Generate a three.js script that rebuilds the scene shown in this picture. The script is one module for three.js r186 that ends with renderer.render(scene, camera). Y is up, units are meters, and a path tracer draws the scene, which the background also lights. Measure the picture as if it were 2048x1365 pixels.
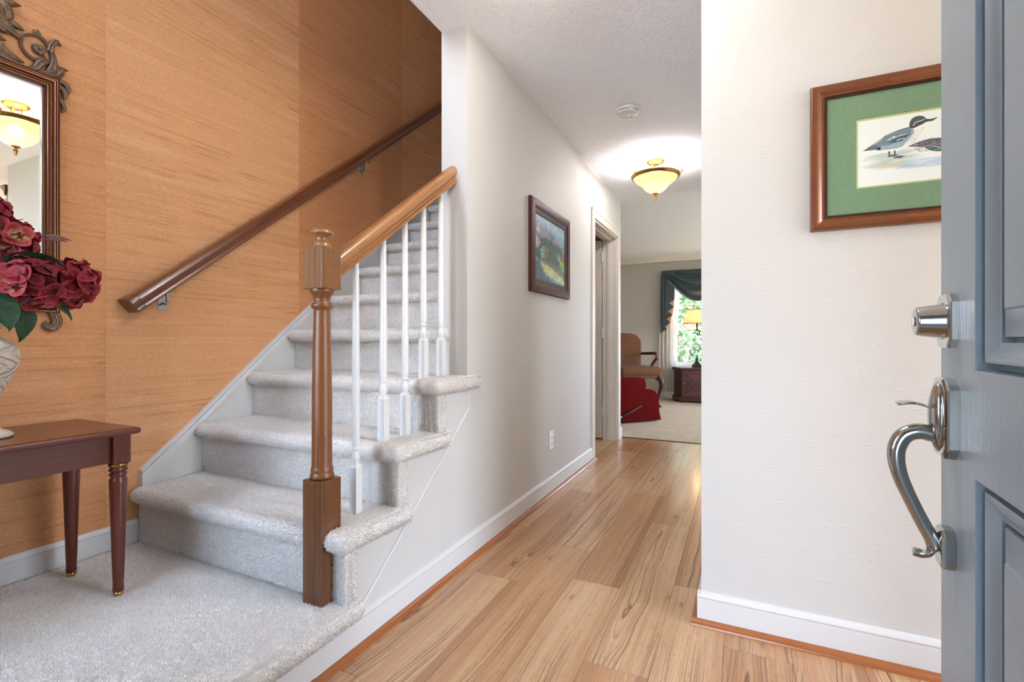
import * as THREE from 'three';
import { mergeGeometries } from 'three/addons/utils/BufferGeometryUtils.js';
import { RoundedBoxGeometry } from 'three/addons/geometries/RoundedBoxGeometry.js';
import { MeshSurfaceSampler } from 'three/addons/math/MeshSurfaceSampler.js';

// ------------------------------------------------------------------ camera, sky, sun, exposure
const scene = new THREE.Scene();
const camera = new THREE.PerspectiveCamera(2 * Math.atan(682.5 / 967) * 180 / Math.PI, 2048 / 1365, 0.02, 200);
camera.position.set(0, 1, 0);
const YAW = Math.atan(460 / 967);
camera.lookAt(-Math.sin(YAW), 1, -Math.cos(YAW));
camera.setViewOffset(2048, 1365, 0, 1.5, 2048, 1365);
camera.updateMatrixWorld();
const renderer = new THREE.WebGLRenderer({ antialias: true });
renderer.toneMapping = THREE.LinearToneMapping;
renderer.toneMappingExposure = 1.2;
renderer.shadowMap.enabled = true;

const SKY = 14, SUN = 32;                                     // daylight level outdoors
function skyTexture() {
  const w = 256, h = 128, d = new Float32Array(w * h * 4);
  for (let y = 0; y < h; y++) for (let x = 0; x < w; x++) {
    const el = ((y + 0.5) / h - 0.5) * Math.PI, t = Math.max(0, Math.sin(el)), k = Math.pow(1 - t, 3);
    const up = [0.48, 0.66, 0.98], hz = [0.88, 0.97, 1.12], gr = [0.40, 0.40, 0.37];
    for (let c = 0; c < 3; c++) d[(y * w + x) * 4 + c] = (el > 0 ? up[c] * (1 - k) + hz[c] * k : gr[c]) * SKY;
    d[(y * w + x) * 4 + 3] = 1;
  }
  const t = new THREE.DataTexture(d, w, h, THREE.RGBAFormat, THREE.FloatType);
  t.mapping = THREE.EquirectangularReflectionMapping; t.minFilter = t.magFilter = THREE.LinearFilter; t.needsUpdate = true;
  return t;
}
scene.background = scene.environment = skyTexture();
const sun = new THREE.DirectionalLight(0xfffaf2, SUN);
sun.position.set(11, 17, -1.5); sun.target.position.set(0, 0, -2); sun.castShadow = true;
sun.shadow.camera.left = sun.shadow.camera.bottom = -25; sun.shadow.camera.right = sun.shadow.camera.top = 25; sun.shadow.camera.far = 60;
sun.shadow.mapSize.set(2048, 2048);
scene.add(sun, sun.target);
const LAMP_HALL = 1.1, LAMP_FOYER = 1.35, LAMP_TABLE = 0.5;   // candela of the lamps
const LAMP_TINT = 0xf6f7ff;

// ------------------------------------------------------------------ helpers
let seedState = 7;
const rnd = () => { seedState = (seedState + 0x6d2b79f5) | 0; let t = Math.imul(seedState ^ (seedState >>> 15), 1 | seedState); t = (t + Math.imul(t ^ (t >>> 7), 61 | t)) ^ t; return ((t ^ (t >>> 14)) >>> 0) / 4294967296; };
const rr = (a, b) => a + (b - a) * rnd();
const clamp = (x, a = 0, b = 1) => Math.min(b, Math.max(a, x));
const mixv = (a, b, t) => a + (b - a) * t;
const sst = (a, b, x) => { const t = clamp((x - a) / (b - a)); return t * t * (3 - 2 * t); };
const V = (x, y, z) => new THREE.Vector3(x, y, z);
function hash(x, y, s) { let h = Math.imul(x, 374761393) ^ Math.imul(y, 668265263) ^ Math.imul(s, 1274126177); h = Math.imul(h ^ (h >>> 13), 1274126177); return ((h ^ (h >>> 16)) >>> 0) / 4294967296; }
// value noise; px, py are periods in cells (0 = none)
function vn(x, y, s = 0, px = 0, py = 0) {
  const xi = Math.floor(x), yi = Math.floor(y), fx = x - xi, fy = y - yi, u = fx * fx * (3 - 2 * fx), v = fy * fy * (3 - 2 * fy);
  const wx = (i) => px ? ((i % px) + px) % px : i, wy = (i) => py ? ((i % py) + py) % py : i;
  const a = hash(wx(xi), wy(yi), s), b = hash(wx(xi + 1), wy(yi), s), c = hash(wx(xi), wy(yi + 1), s), d = hash(wx(xi + 1), wy(yi + 1), s);
  return a + (b - a) * u + (c - a + (a - b - c + d) * u) * v;
}
function tex(w, h, f, color = true) {
  const d = new Uint8Array(w * h * 4);
  for (let y = 0; y < h; y++) for (let x = 0; x < w; x++) {
    const c = f((x + 0.5) / w, (y + 0.5) / h, x, y), i = (y * w + x) * 4;
    if (typeof c === 'number') d[i] = d[i + 1] = d[i + 2] = clamp(c) * 255;
    else { d[i] = clamp(c[0]) * 255; d[i + 1] = clamp(c[1]) * 255; d[i + 2] = clamp(c[2]) * 255; }
    d[i + 3] = 255;
  }
  const t = new THREE.DataTexture(d, w, h);
  t.wrapS = t.wrapT = THREE.RepeatWrapping; t.magFilter = THREE.LinearFilter; t.minFilter = THREE.LinearMipmapLinearFilter; t.generateMipmaps = true;
  if (color) t.colorSpace = THREE.SRGBColorSpace;
  t.needsUpdate = true; return t;
}
const rep = (t, sx, sy) => { const c = t.clone(); c.repeat.set(1 / sx, 1 / sy); c.needsUpdate = true; return c; };   // one tile covers sx by sy metres
const std = (o) => new THREE.MeshStandardMaterial(o);
const phy = (o) => new THREE.MeshPhysicalMaterial(o);

const used = {};
function numbered(n) { const k = used[n] = (used[n] ?? -1) + 1; return k ? n + '_' + String(k).padStart(3, '0') : n; }
function mesh(name, geo, mat, parent = scene) {
  const m = new THREE.Mesh(Array.isArray(geo) ? mergeG(geo) : geo, mat);
  m.name = parent === scene ? numbered(name) : name; m.castShadow = m.receiveShadow = true; parent.add(m); return m;
}
function partNames(root) {                          // parts of one thing share a kind name; repeats take a number
  const seen = {}; root.traverse((o) => { if (o === root) return; const k = seen[o.name] = (seen[o.name] ?? -1) + 1; if (k) o.name += '_' + String(k).padStart(3, '0'); });
}
function struct(name, geo, mat) { const m = mesh(name, geo, mat); m.userData.kind = 'structure'; return m; }
function sgroup(name) { const g = new THREE.Group(); g.name = numbered(name); g.userData.kind = 'structure'; scene.add(g); return g; }
function thing(name, label, category, pos = [0, 0, 0], turn = 0, group) {
  const g = new THREE.Group(); g.name = numbered(name); g.position.set(...pos); g.rotation.y = turn; g.userData = { label, category };
  if (group) g.userData.group = group; scene.add(g); return g;
}
function mergeG(list) {
  const plain = list.map((g) => { const n = g.index ? g.toNonIndexed() : g; for (const k of Object.keys(n.attributes)) if (!['position', 'normal', 'uv'].includes(k)) n.deleteAttribute(k); if (!n.attributes.normal) n.computeVertexNormals(); if (!n.attributes.uv) metre(n); return n; });
  return plain.length === 1 ? plain[0] : mergeGeometries(plain);
}
// uv in metres from the face's own direction; along = axis the grain follows
function metre(g, along) {
  const p = g.attributes.position, n = g.attributes.normal, uv = new Float32Array(p.count * 2);
  for (let i = 0; i < p.count; i++) {
    const a = [Math.abs(n.getX(i)), Math.abs(n.getY(i)), Math.abs(n.getZ(i))], q = [p.getX(i), p.getY(i), p.getZ(i)];
    const k = a[0] >= a[1] && a[0] >= a[2] ? 0 : a[1] >= a[2] ? 1 : 2;
    let [u, v] = k === 0 ? [2, 1] : k === 1 ? [0, 2] : [0, 1];
    if (along !== undefined) { v = along; u = [0, 1, 2].find((j) => j !== along && j !== k) ?? 0; if (k === along) { u = (along + 1) % 3; v = (along + 2) % 3; } }
    uv[2 * i] = q[u]; uv[2 * i + 1] = q[v];
  }
  g.setAttribute('uv', new THREE.BufferAttribute(uv, 2)); return g;
}
function box(x0, x1, y0, y1, z0, z1, along) {
  const g = new THREE.BoxGeometry(Math.abs(x1 - x0), Math.abs(y1 - y0), Math.abs(z1 - z0)); g.translate((x0 + x1) / 2, (y0 + y1) / 2, (z0 + z1) / 2); return metre(g, along);
}
function rbox(x0, x1, y0, y1, z0, z1, r = 0.004, seg = 2, along) {
  const g = new RoundedBoxGeometry(Math.abs(x1 - x0), Math.abs(y1 - y0), Math.abs(z1 - z0), seg, r); g.translate((x0 + x1) / 2, (y0 + y1) / 2, (z0 + z1) / 2); return metre(g, along);
}
const shape = (pts, holes = []) => { const s = new THREE.Shape(pts.map((p) => new THREE.Vector2(p[0], p[1]))); for (const h of holes) s.holes.push(new THREE.Path(h.map((p) => new THREE.Vector2(p[0], p[1])))); return s; };
// profile (list of [a,b]) swept straight from p to q; a = along 'side', b = along 'up'
function sweep(profile, p, q, side, up, closed = true, caps = true) {
  const n = profile.length, P = V(...p), Q = V(...q), S = V(...side), U = V(...up), pos = [], uv = [], L = P.distanceTo(Q); let run = 0;
  const at = (o, k) => o.clone().addScaledVector(S, profile[k][0]).addScaledVector(U, profile[k][1]);
  for (let k = 0; k < (closed ? n : n - 1); k++) {
    const j = (k + 1) % n, w = Math.hypot(profile[j][0] - profile[k][0], profile[j][1] - profile[k][1]);
    const a = at(P, k), b = at(P, j), c = at(Q, j), d = at(Q, k);
    for (const [v, s, t] of [[a, run, 0], [b, run + w, 0], [c, run + w, L], [a, run, 0], [c, run + w, L], [d, run, L]]) { pos.push(v.x, v.y, v.z); uv.push(s, t); }
    run += w;
  }
  if (caps && closed) {
    const tris = THREE.ShapeUtils.triangulateShape(profile.map((t) => new THREE.Vector2(...t)), []);
    for (const o of [P, Q]) for (const t of tris) for (const k of o === P ? t : [t[2], t[1], t[0]]) { const v = at(o, k); pos.push(v.x, v.y, v.z); uv.push(profile[k][0], profile[k][1]); }
  }
  const g = new THREE.BufferGeometry(); g.setAttribute('position', new THREE.Float32BufferAttribute(pos, 3)); g.setAttribute('uv', new THREE.Float32BufferAttribute(uv, 2)); g.computeVertexNormals();
  return creased(g, 0.6);
}
function creased(g, angle) {                       // smooth normals across shallow edges
  const p = g.attributes.position, n = p.count, fn = [], map = new Map(), a = V(0, 0, 0), b = V(0, 0, 0), c = V(0, 0, 0);
  for (let i = 0; i < n; i += 3) { a.fromBufferAttribute(p, i); b.fromBufferAttribute(p, i + 1); c.fromBufferAttribute(p, i + 2); const f = b.clone().sub(a).cross(c.clone().sub(a)); fn.push(f); for (const v of [a, b, c]) { const k = `${Math.round(v.x * 2e4)},${Math.round(v.y * 2e4)},${Math.round(v.z * 2e4)}`; if (!map.has(k)) map.set(k, []); map.get(k).push(fn.length - 1); } }
  const out = new Float32Array(n * 3), cos = Math.cos(angle), unit = fn.map((f) => f.clone().normalize());
  for (let i = 0; i < n; i++) { a.fromBufferAttribute(p, i); const k = `${Math.round(a.x * 2e4)},${Math.round(a.y * 2e4)},${Math.round(a.z * 2e4)}`, me = Math.floor(i / 3), s = V(0, 0, 0); for (const j of map.get(k)) if (unit[j].dot(unit[me]) >= cos) s.add(fn[j]); s.normalize(); out[3 * i] = s.x; out[3 * i + 1] = s.y; out[3 * i + 2] = s.z; }
  g.setAttribute('normal', new THREE.BufferAttribute(out, 3)); return g;
}
function lathe(pts, seg = 32) {                      // uv in metres: round the widest turn, and up
  const g = new THREE.LatheGeometry(pts.map((p) => new THREE.Vector2(p[0], p[1])), seg), p = g.attributes.position, uv = g.attributes.uv, r = Math.max(...pts.map((q) => q[0]));
  for (let i = 0; i < p.count; i++) uv.setXY(i, uv.getX(i) * 6.2832 * r, p.getY(i)); return g;
}
// rectangular rings: profile of [inset, height]; mitred like a frame. In local x,y; height along +z. fill closes the middle.
function rings(x0, y0, x1, y1, profile, fill = false) {
  const pos = [], uv = [];
  const quad = (a, b, c, d, u) => { for (const [v, k] of [[a, 0], [b, 1], [c, 2], [a, 0], [c, 2], [d, 3]]) { pos.push(...v); uv.push(...u[k]); } };
  let run = 0;
  for (let k = 0; k < profile.length - 1; k++) {
    const [i0, h0] = profile[k], [i1, h1] = profile[k + 1], w = Math.hypot(i1 - i0, h1 - h0);
    const c0 = [[x0 + i0, y0 + i0, h0], [x1 - i0, y0 + i0, h0], [x1 - i0, y1 - i0, h0], [x0 + i0, y1 - i0, h0]], c1 = [[x0 + i1, y0 + i1, h1], [x1 - i1, y0 + i1, h1], [x1 - i1, y1 - i1, h1], [x0 + i1, y1 - i1, h1]];
    for (let s = 0; s < 4; s++) { const t = (s + 1) % 4, e = s % 2 ? 1 : 0, o = s * 0.37; quad(c0[s], c0[t], c1[t], c1[s], [[run, c0[s][e] + o], [run, c0[t][e] + o], [run + w, c1[t][e] + o], [run + w, c1[s][e] + o]]); }
    run += w;
  }
  if (fill) { const [i, h] = profile[profile.length - 1], a = [x0 + i, y0 + i, h], b = [x1 - i, y0 + i, h], c = [x1 - i, y1 - i, h], d = [x0 + i, y1 - i, h]; quad(a, b, c, d, [a, b, c, d].map((q) => [q[0], q[1]])); }
  const g = new THREE.BufferGeometry(); g.setAttribute('position', new THREE.Float32BufferAttribute(pos, 3)); g.setAttribute('uv', new THREE.Float32BufferAttribute(uv, 2)); g.computeVertexNormals();
  return creased(g, 0.55);
}
// tube through points with a radius per point
function tube(points, radii, seg = 12, steps = 40, closed = false) {
  const curve = new THREE.CatmullRomCurve3(points.map((p) => V(...p)), closed, 'centripetal'), n = steps, fr = curve.computeFrenetFrames(n, closed), pos = [], uv = [], idx = [], L = curve.getLength();
  const rad = (t) => { if (typeof radii === 'number') return radii; const x = t * (radii.length - 1), i = Math.min(radii.length - 2, Math.floor(x)); return mixv(radii[i], radii[i + 1], x - i); };
  for (let i = 0; i <= n; i++) {
    const t = i / n, p = curve.getPoint(t), r = rad(t), N = fr.normals[i], B = fr.binormals[i];
    for (let k = 0; k <= seg; k++) { const a = k / seg * Math.PI * 2, v = p.clone().addScaledVector(N, Math.cos(a) * r).addScaledVector(B, Math.sin(a) * r); pos.push(v.x, v.y, v.z); uv.push(k / seg * 2 * Math.PI * r, t * L); }
  }
  for (let i = 0; i < n; i++) for (let k = 0; k < seg; k++) { const a = i * (seg + 1) + k, b = a + seg + 1; idx.push(a, a + 1, b, b, a + 1, b + 1); }
  if (!closed) for (const [i, flip] of [[0, false], [n, true]]) { const c = pos.length / 3, p = curve.getPoint(i / n); pos.push(p.x, p.y, p.z); uv.push(0, 0); for (let k = 0; k < seg; k++) { const a = i * (seg + 1) + k; flip ? idx.push(c, a, a + 1) : idx.push(c, a + 1, a); } }
  const g = new THREE.BufferGeometry(); g.setAttribute('position', new THREE.Float32BufferAttribute(pos, 3)); g.setAttribute('uv', new THREE.Float32BufferAttribute(uv, 2)); g.setIndex(idx); g.computeVertexNormals(); return g;
}
// a surface from a grid function (u,v in 0..1) -> [x,y,z]; thick > 0 gives it a back and rims
function sheet(nu, nv, f, thick = 0) {
  const idx = [], clean = []; for (let j = 0; j <= nv; j++) for (let i = 0; i <= nu; i++) clean.push(f(i / nu, j / nv).slice(0, 3));
  const P = clean.flat();
  for (let j = 0; j < nv; j++) for (let i = 0; i < nu; i++) { const a = j * (nu + 1) + i, b = a + nu + 1; idx.push(a, a + 1, b, b, a + 1, b + 1); }
  const U = []; for (let j = 0; j <= nv; j++) for (let i = 0; i <= nu; i++) U.push(i / nu, j / nv);
  const g = new THREE.BufferGeometry(); g.setAttribute('position', new THREE.Float32BufferAttribute(P, 3)); g.setAttribute('uv', new THREE.Float32BufferAttribute(U, 2)); g.setIndex(idx); g.computeVertexNormals();
  if (!thick) return g;
  const N = g.attributes.normal, n = P.length / 3, back = []; for (let k = 0; k < n; k++) back.push(P[3 * k] - N.getX(k) * thick, P[3 * k + 1] - N.getY(k) * thick, P[3 * k + 2] - N.getZ(k) * thick);
  const all = P.concat(back), id = idx.slice(); for (let k = 0; k < idx.length; k += 3) id.push(idx[k] + n, idx[k + 2] + n, idx[k + 1] + n);
  const rim = []; for (let i = 0; i < nu; i++) rim.push([i, i + 1]); for (let j = 0; j < nv; j++) rim.push([j * (nu + 1) + nu, (j + 1) * (nu + 1) + nu]); for (let i = nu; i > 0; i--) rim.push([nv * (nu + 1) + i, nv * (nu + 1) + i - 1]); for (let j = nv; j > 0; j--) rim.push([j * (nu + 1), (j - 1) * (nu + 1)]);
  for (const [a, b] of rim) id.push(b, a, a + n, b, a + n, b + n);
  const h = new THREE.BufferGeometry(); h.setAttribute('position', new THREE.Float32BufferAttribute(all, 3)); h.setAttribute('uv', new THREE.Float32BufferAttribute(U.concat(U), 2)); h.setIndex(id); h.computeVertexNormals(); return h;
}

// ------------------------------------------------------------------ textures and materials
const lerp3 = (a, b, t) => [mixv(a[0], b[0], t), mixv(a[1], b[1], t), mixv(a[2], b[2], t)];
const rgb = (h) => [(h >> 16 & 255) / 255, (h >> 8 & 255) / 255, (h & 255) / 255];
// flat-sawn board: rings of a log cut along its length; w, l in metres, grain along v
function boardTex(W, H, w, l, s, o) {
  const light = rgb(o.light), dark = rgb(o.dark), warm = rgb(o.warm), cx = o.cx ?? 0.5, ring = o.ring ?? 0.011;
  const knots = []; for (let k = 0; k < (o.knots ?? 0); k++) knots.push([hash(k, 1, s), hash(k, 2, s), 0.006 + 0.008 * hash(k, 3, s)]);
  return tex(W, H, (u, v) => {
    let X = (u - cx) * w, kn = 0; const Y = v * l;
    for (const [a, b, r] of knots) { const dx = (u - a) * w, dy = (v - b) * l * 0.42, q = Math.exp(-(dx * dx + dy * dy) / (r * r)); X += Math.sign(dx) * q * r * 1.2; kn = Math.max(kn, q); }
    const wob = (vn(Y * 2.2, 3.3, s) - 0.5) * 0.06 + (vn(Y * 7, u * 2, s + 1) - 0.5) * 0.012 + (vn(Y * 30, u * 9, s + 12) - 0.5) * 0.0016;
    const x = X + wob, d = o.d0 + o.d1 * (vn(Y * 1.9, 9.1, s + 2) - 0.25) + (vn(Y * 6, u * 1.5, s + 7) - 0.5) * 0.012;
    const r = Math.sqrt(x * x * 1.3 + d * d) + (vn(u * 5, Y * 5, s + 3) - 0.5) * 0.004;
    const ph = r / ring + 1.6 * vn(r * 55, 1.7, s + 10) + 0.5 * vn(r * 160, 2.7, s + 11), f = ph - Math.floor(ph), id = Math.floor(ph);
    const line = Math.max(sst(0.5, 0.96, f) * (1 - sst(0.96, 1, f)), 0.25 * sst(0.1, 0.5, f)), str = 0.15 + 0.85 * hash(id, 5, s) ** 1.5, where = 0.25 + 0.75 * sst(0.32, 0.68, vn(u * 3.1, Y * 1.6, s + 9));
    const pore = vn(u * w * 1100, Y * 26, s + 4), fine = vn(u * w * 420, Y * 7, s + 5), broad = vn(u * 2.5, Y * 2.3, s + 6), streak = vn(u * w * 130, Y * 1.7, s + 13);
    let c = lerp3(light, warm, clamp(broad * 1.2 - 0.3) * 0.6 + 0.35 * sst(0.5, 0.85, streak));
    c = lerp3(c, dark, Math.min(0.9, line * str * where * o.line + Math.max(0, fine - 0.6) * 0.55 + (pore > 0.76 ? 0.2 : 0) + kn * 0.38));
    const band = sst(0.6, 0.78, vn(u * 4.2, Y * 1.1, s + 8)); c = lerp3(c, warm, band * 0.45);
    if (o.band) { const q = sst(o.band[0] - 0.03, o.band[0] + 0.03, u + wob * 0.5) * (1 - sst(o.band[1] - 0.03, o.band[1] + 0.03, u)); c = lerp3(c, rgb(0x94603f), q * 0.55); }
    return c.map((q) => q * (0.95 + 0.1 * fine));
  });
}
const FLOORC = { light: 0xd8b184, warm: 0xbd8c60, dark: 0x68402a };
const plankTex = [
  [11, { ...FLOORC, d0: 0.004, d1: 0.05, line: 1.1, cx: 0.45, ring: 0.014, band: [0.84, 1.1] }], [23, { ...FLOORC, d0: 0.05, d1: 0.03, line: 0.9, cx: 0.9, ring: 0.009, knots: 1 }],
  [37, { ...FLOORC, d0: 0.02, d1: 0.06, line: 0.8, cx: 0.3, ring: 0.011, knots: 2 }], [51, { ...FLOORC, d0: 0.002, d1: 0.04, line: 1.05, cx: 0.6, ring: 0.016, band: [-0.1, 0.12] }],
  [67, { ...FLOORC, d0: 0.06, d1: 0.02, line: 0.95, cx: -0.2, ring: 0.008, knots: 1 }], [83, { ...FLOORC, d0: 0.012, d1: 0.05, line: 0.9, cx: 0.75, ring: 0.011, knots: 2 }],
].map(([s, o]) => boardTex(256, 1536, 0.194, 1.27, s, o));
const plankMats = plankTex.flatMap((t, i) => [0xffffff, 0xf2e8dc].map((c) => phy({ map: t, color: c, roughness: 0.3, bumpMap: t, bumpScale: 0.0002, clearcoat: 0.35, clearcoatRoughness: 0.16 })));

const oakT = boardTex(256, 1024, 0.12, 0.7, 131, { light: 0xb08250, warm: 0x8f6138, dark: 0x3c2210, d0: 0.01, d1: 0.05, line: 1.25, cx: 0.4, ring: 0.0075 });
const oak = phy({ map: rep(oakT, 0.12, 0.7), color: 0xdcccbc, roughness: 0.34, clearcoat: 0.4, clearcoatRoughness: 0.25 });
const oakDark = phy({ map: rep(oakT, 0.12, 0.7), color: 0xb49a84, roughness: 0.34, clearcoat: 0.4, clearcoatRoughness: 0.25 });
const oakShaft = phy({ map: rep(oakT, 0.12, 0.7), color: 0xd0b090, roughness: 0.4, clearcoat: 0.25, clearcoatRoughness: 0.25 });
const oakRail = phy({ map: rep(oakT, 0.12, 0.7), color: 0xffefdf, roughness: 0.28, clearcoat: 0.6, clearcoatRoughness: 0.2 });
const oakWallRail = phy({ map: rep(oakT, 0.12, 0.7), color: 0xb48a6c, roughness: 0.28, clearcoat: 0.6, clearcoatRoughness: 0.2 });
const shoeT = boardTex(64, 1024, 0.05, 1.2, 171, { light: 0xac6632, warm: 0x965524, dark: 0x6a3614, d0: 0.06, d1: 0.02, line: 0.4, cx: 0.5, ring: 0.006 });
const shoe = phy({ map: rep(shoeT, 0.05, 1.2), roughness: 0.3, clearcoat: 0.4, clearcoatRoughness: 0.2 });
const mahT = boardTex(256, 512, 0.25, 0.8, 191, { light: 0x6d2f19, warm: 0x5a2211, dark: 0x3a130a, d0: 0.05, d1: 0.03, line: 0.5, cx: 0.4, ring: 0.01 });
const mahogany = phy({ map: rep(mahT, 0.25, 0.8), roughness: 0.32, clearcoat: 0.35, clearcoatRoughness: 0.15 });
const darkWood = phy({ map: rep(mahT, 0.25, 0.8), color: 0xa08a80, roughness: 0.4 });
const chestWood = phy({ map: rep(mahT, 0.25, 0.8), color: 0xd8b0a0, roughness: 0.35, clearcoat: 0.3 });
const frameWood = phy({ map: rep(mahT, 0.25, 0.8), color: 0xc09a80, roughness: 0.55 });
const goldWood = phy({ map: rep(oakT, 0.12, 0.7), color: 0xc69a6c, roughness: 0.3, metalness: 0.3, clearcoat: 0.5, clearcoatRoughness: 0.2 });
const mirrorWood = phy({ map: rep(oakT, 0.12, 0.7), color: 0xb88a60, roughness: 0.26, metalness: 0.45, clearcoat: 0.4, clearcoatRoughness: 0.2 });
const carvedT = tex(128, 128, (u, v) => { const n = vn(u * 16, v * 16, 5, 16, 16) * 0.6 + vn(u * 48, v * 48, 6, 48, 48) * 0.4; return lerp3(rgb(0x53402f), rgb(0x97795c), n); });
const carved = std({ map: rep(carvedT, 0.12, 0.12), roughness: 0.34, metalness: 0.35 });

// grasscloth: horizontal fibres; u along the wall, v up, a 1.2 m tile
const grassT = tex(1024, 1024, (u, v) => {
  const row = vn(u * 2, v * 340, 61, 2, 340), row2 = vn(u * 5, v * 110, 62, 5, 110), slub = vn(u * 9, v * 420, 63, 9, 420), cloud = vn(u * 2, v * 7, 64, 2, 7), dot = vn(u * 260, v * 420, 65, 260, 420);
  let c = lerp3(rgb(0xdcab7b), rgb(0xd09c6b), row * 0.6 + row2 * 0.4);
  c = lerp3(c, rgb(0xb07c50), sst(0.74, 0.95, slub) * 0.45 * sst(0.3, 0.7, cloud) + sst(0.7, 0.95, row2) * sst(0.4, 0.75, cloud) * 0.35);
  c = lerp3(c, rgb(0xe2b58a), sst(0.6, 0.9, vn(u * 3, v * 40, 66, 3, 40)) * 0.4);
  return c.map((q) => q * (0.95 + 0.09 * dot));
});
const grassMats = [0xfff4ec, 0xfbe9dc, 0xf0d8c8].map((c) => std({ map: rep(grassT, 1.2, 1.2), color: c, roughness: 0.82, bumpMap: rep(grassT, 1.2, 1.2), bumpScale: 0.0004 }));

// vinyl wall covering with short horizontal slubs
const slubT = tex(1024, 1024, (u, v) => {
  const a = vn(u * 40, v * 210, 71, 40, 210), b = vn(u * 18, v * 120, 72, 18, 120), c = vn(u * 160, v * 500, 73, 160, 500);
  return 0.4 + 0.12 * c + 0.55 * sst(0.78, 0.95, a) * sst(0.45, 0.7, b) - 0.25 * sst(0.85, 0.97, vn(u * 30, v * 180, 74, 30, 180));
}, false);
const wallPaint = std({ color: 0xcdcac3, roughness: 0.62, bumpMap: rep(slubT, 0.9, 0.9), bumpScale: 0.0012 });
const plainWall = std({ color: 0xd9d3ca, roughness: 0.75 });
const livingWall = std({ color: 0xc4bdb3, roughness: 0.8 });
const trimPaint = std({ color: 0xd9d7d2, roughness: 0.42 });
const casingPaint = std({ color: 0xded5c8, roughness: 0.45 });
const panelPaint = std({ color: 0xd6d2ca, roughness: 0.5 });
const whiteGloss = phy({ color: 0xe2e0da, roughness: 0.3, clearcoat: 0.3 });
const ceilT = tex(1024, 1024, (u, v) => {
  const a = vn(u * 90, v * 90, 81, 90, 90), b = vn(u * 200, v * 200, 82, 200, 200), c = vn(u * 30, v * 30, 83, 30, 30);
  return 0.3 + 0.5 * sst(0.5, 0.75, a * 0.7 + b * 0.3) + 0.2 * b * c;
}, false);
const ceilPaint = std({ color: 0xf3f3f6, roughness: 0.85, bumpMap: rep(ceilT, 0.9, 0.9), bumpScale: 0.003 });

// cut-pile carpet
const pileT = tex(512, 512, (u, v) => {
  const a = vn(u * 110, v * 110, 91, 110, 110), b = vn(u * 220, v * 220, 92, 220, 220), c = vn(u * 28, v * 28, 93, 28, 28), d = vn(u * 6, v * 6, 94, 6, 6);
  const k = 0.86 + 0.12 * a + 0.10 * b - 0.05 * c + 0.05 * (d - 0.5);
  return [k * 0.965, k * 0.935, k * 0.895];
});
const pileB = tex(512, 512, (u, v) => 0.5 * vn(u * 110, v * 110, 91, 110, 110) + 0.35 * vn(u * 220, v * 220, 92, 220, 220) + 0.3 * vn(u * 28, v * 28, 93, 28, 28), false);
const carpet = phy({ map: rep(pileT, 0.42, 0.42), bumpMap: rep(pileB, 0.42, 0.42), bumpScale: 0.004, roughness: 1, sheen: 0.3, sheenRoughness: 0.6, sheenColor: 0xffffff });
const carpetLiving = phy({ map: rep(pileT, 0.6, 0.6), color: 0xd0c2ae, bumpMap: rep(pileB, 0.6, 0.6), bumpScale: 0.005, roughness: 1 });
const tuftMat = std({ color: 0xf8f2ea, roughness: 1 });

const brass = std({ color: 0xc79a54, metalness: 1, roughness: 0.2 });
const nickel = std({ color: 0xbfc1bf, metalness: 1, roughness: 0.1 });
const nickelSatin = std({ color: 0xb4b6b3, metalness: 1, roughness: 0.17 });
const iron = std({ color: 0x352d24, metalness: 0.4, roughness: 0.5 });
const blackGap = std({ color: 0x15120f, roughness: 0.9 });
const mirrorGlass = std({ color: 0xeef2f0, metalness: 1, roughness: 0.01 });
const doorT = tex(256, 1024, (u, v) => 0.45 + 0.3 * vn(u * 120, v * 26, 101, 120, 26) + 0.2 * vn(u * 240, v * 300, 102, 240, 300), false);
const doorPaint = phy({ color: 0x8f9ea8, roughness: 0.33, bumpMap: rep(doorT, 0.3, 1.2), bumpScale: 0.0004 });

// ------------------------------------------------------------------ the setting
const CEIL = 2.44, XL = -2.28, XH = -1.13, XI = -1.268, ZS = -1.9, ZR = -1.835, LAND = 0.165;
const T = [LAND, 0.391, 0.616, 0.836, 1.055, 1.268, 1.474, 1.676, 1.877, 2.078, 2.279, 2.48, 2.68];
const R = (k) => -1.15 - 0.2595 * (k - 1);
const wallX = (pts, x0, th, holes = []) => { const g = new THREE.ExtrudeGeometry(shape(pts.map(([z, y]) => [-z, y]), holes.map((h) => h.map(([z, y]) => [-z, y]))), { depth: th, bevelEnabled: false }); g.rotateY(Math.PI / 2); g.translate(x0, 0, 0); return metre(g); };
const wallZ = (pts, z0, th, holes = []) => { const g = new THREE.ExtrudeGeometry(shape(pts, holes), { depth: th, bevelEnabled: false }); g.translate(0, 0, z0); return metre(g); };
const rect = (a, b, c, d) => [[a, c], [b, c], [b, d], [a, d]];

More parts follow.
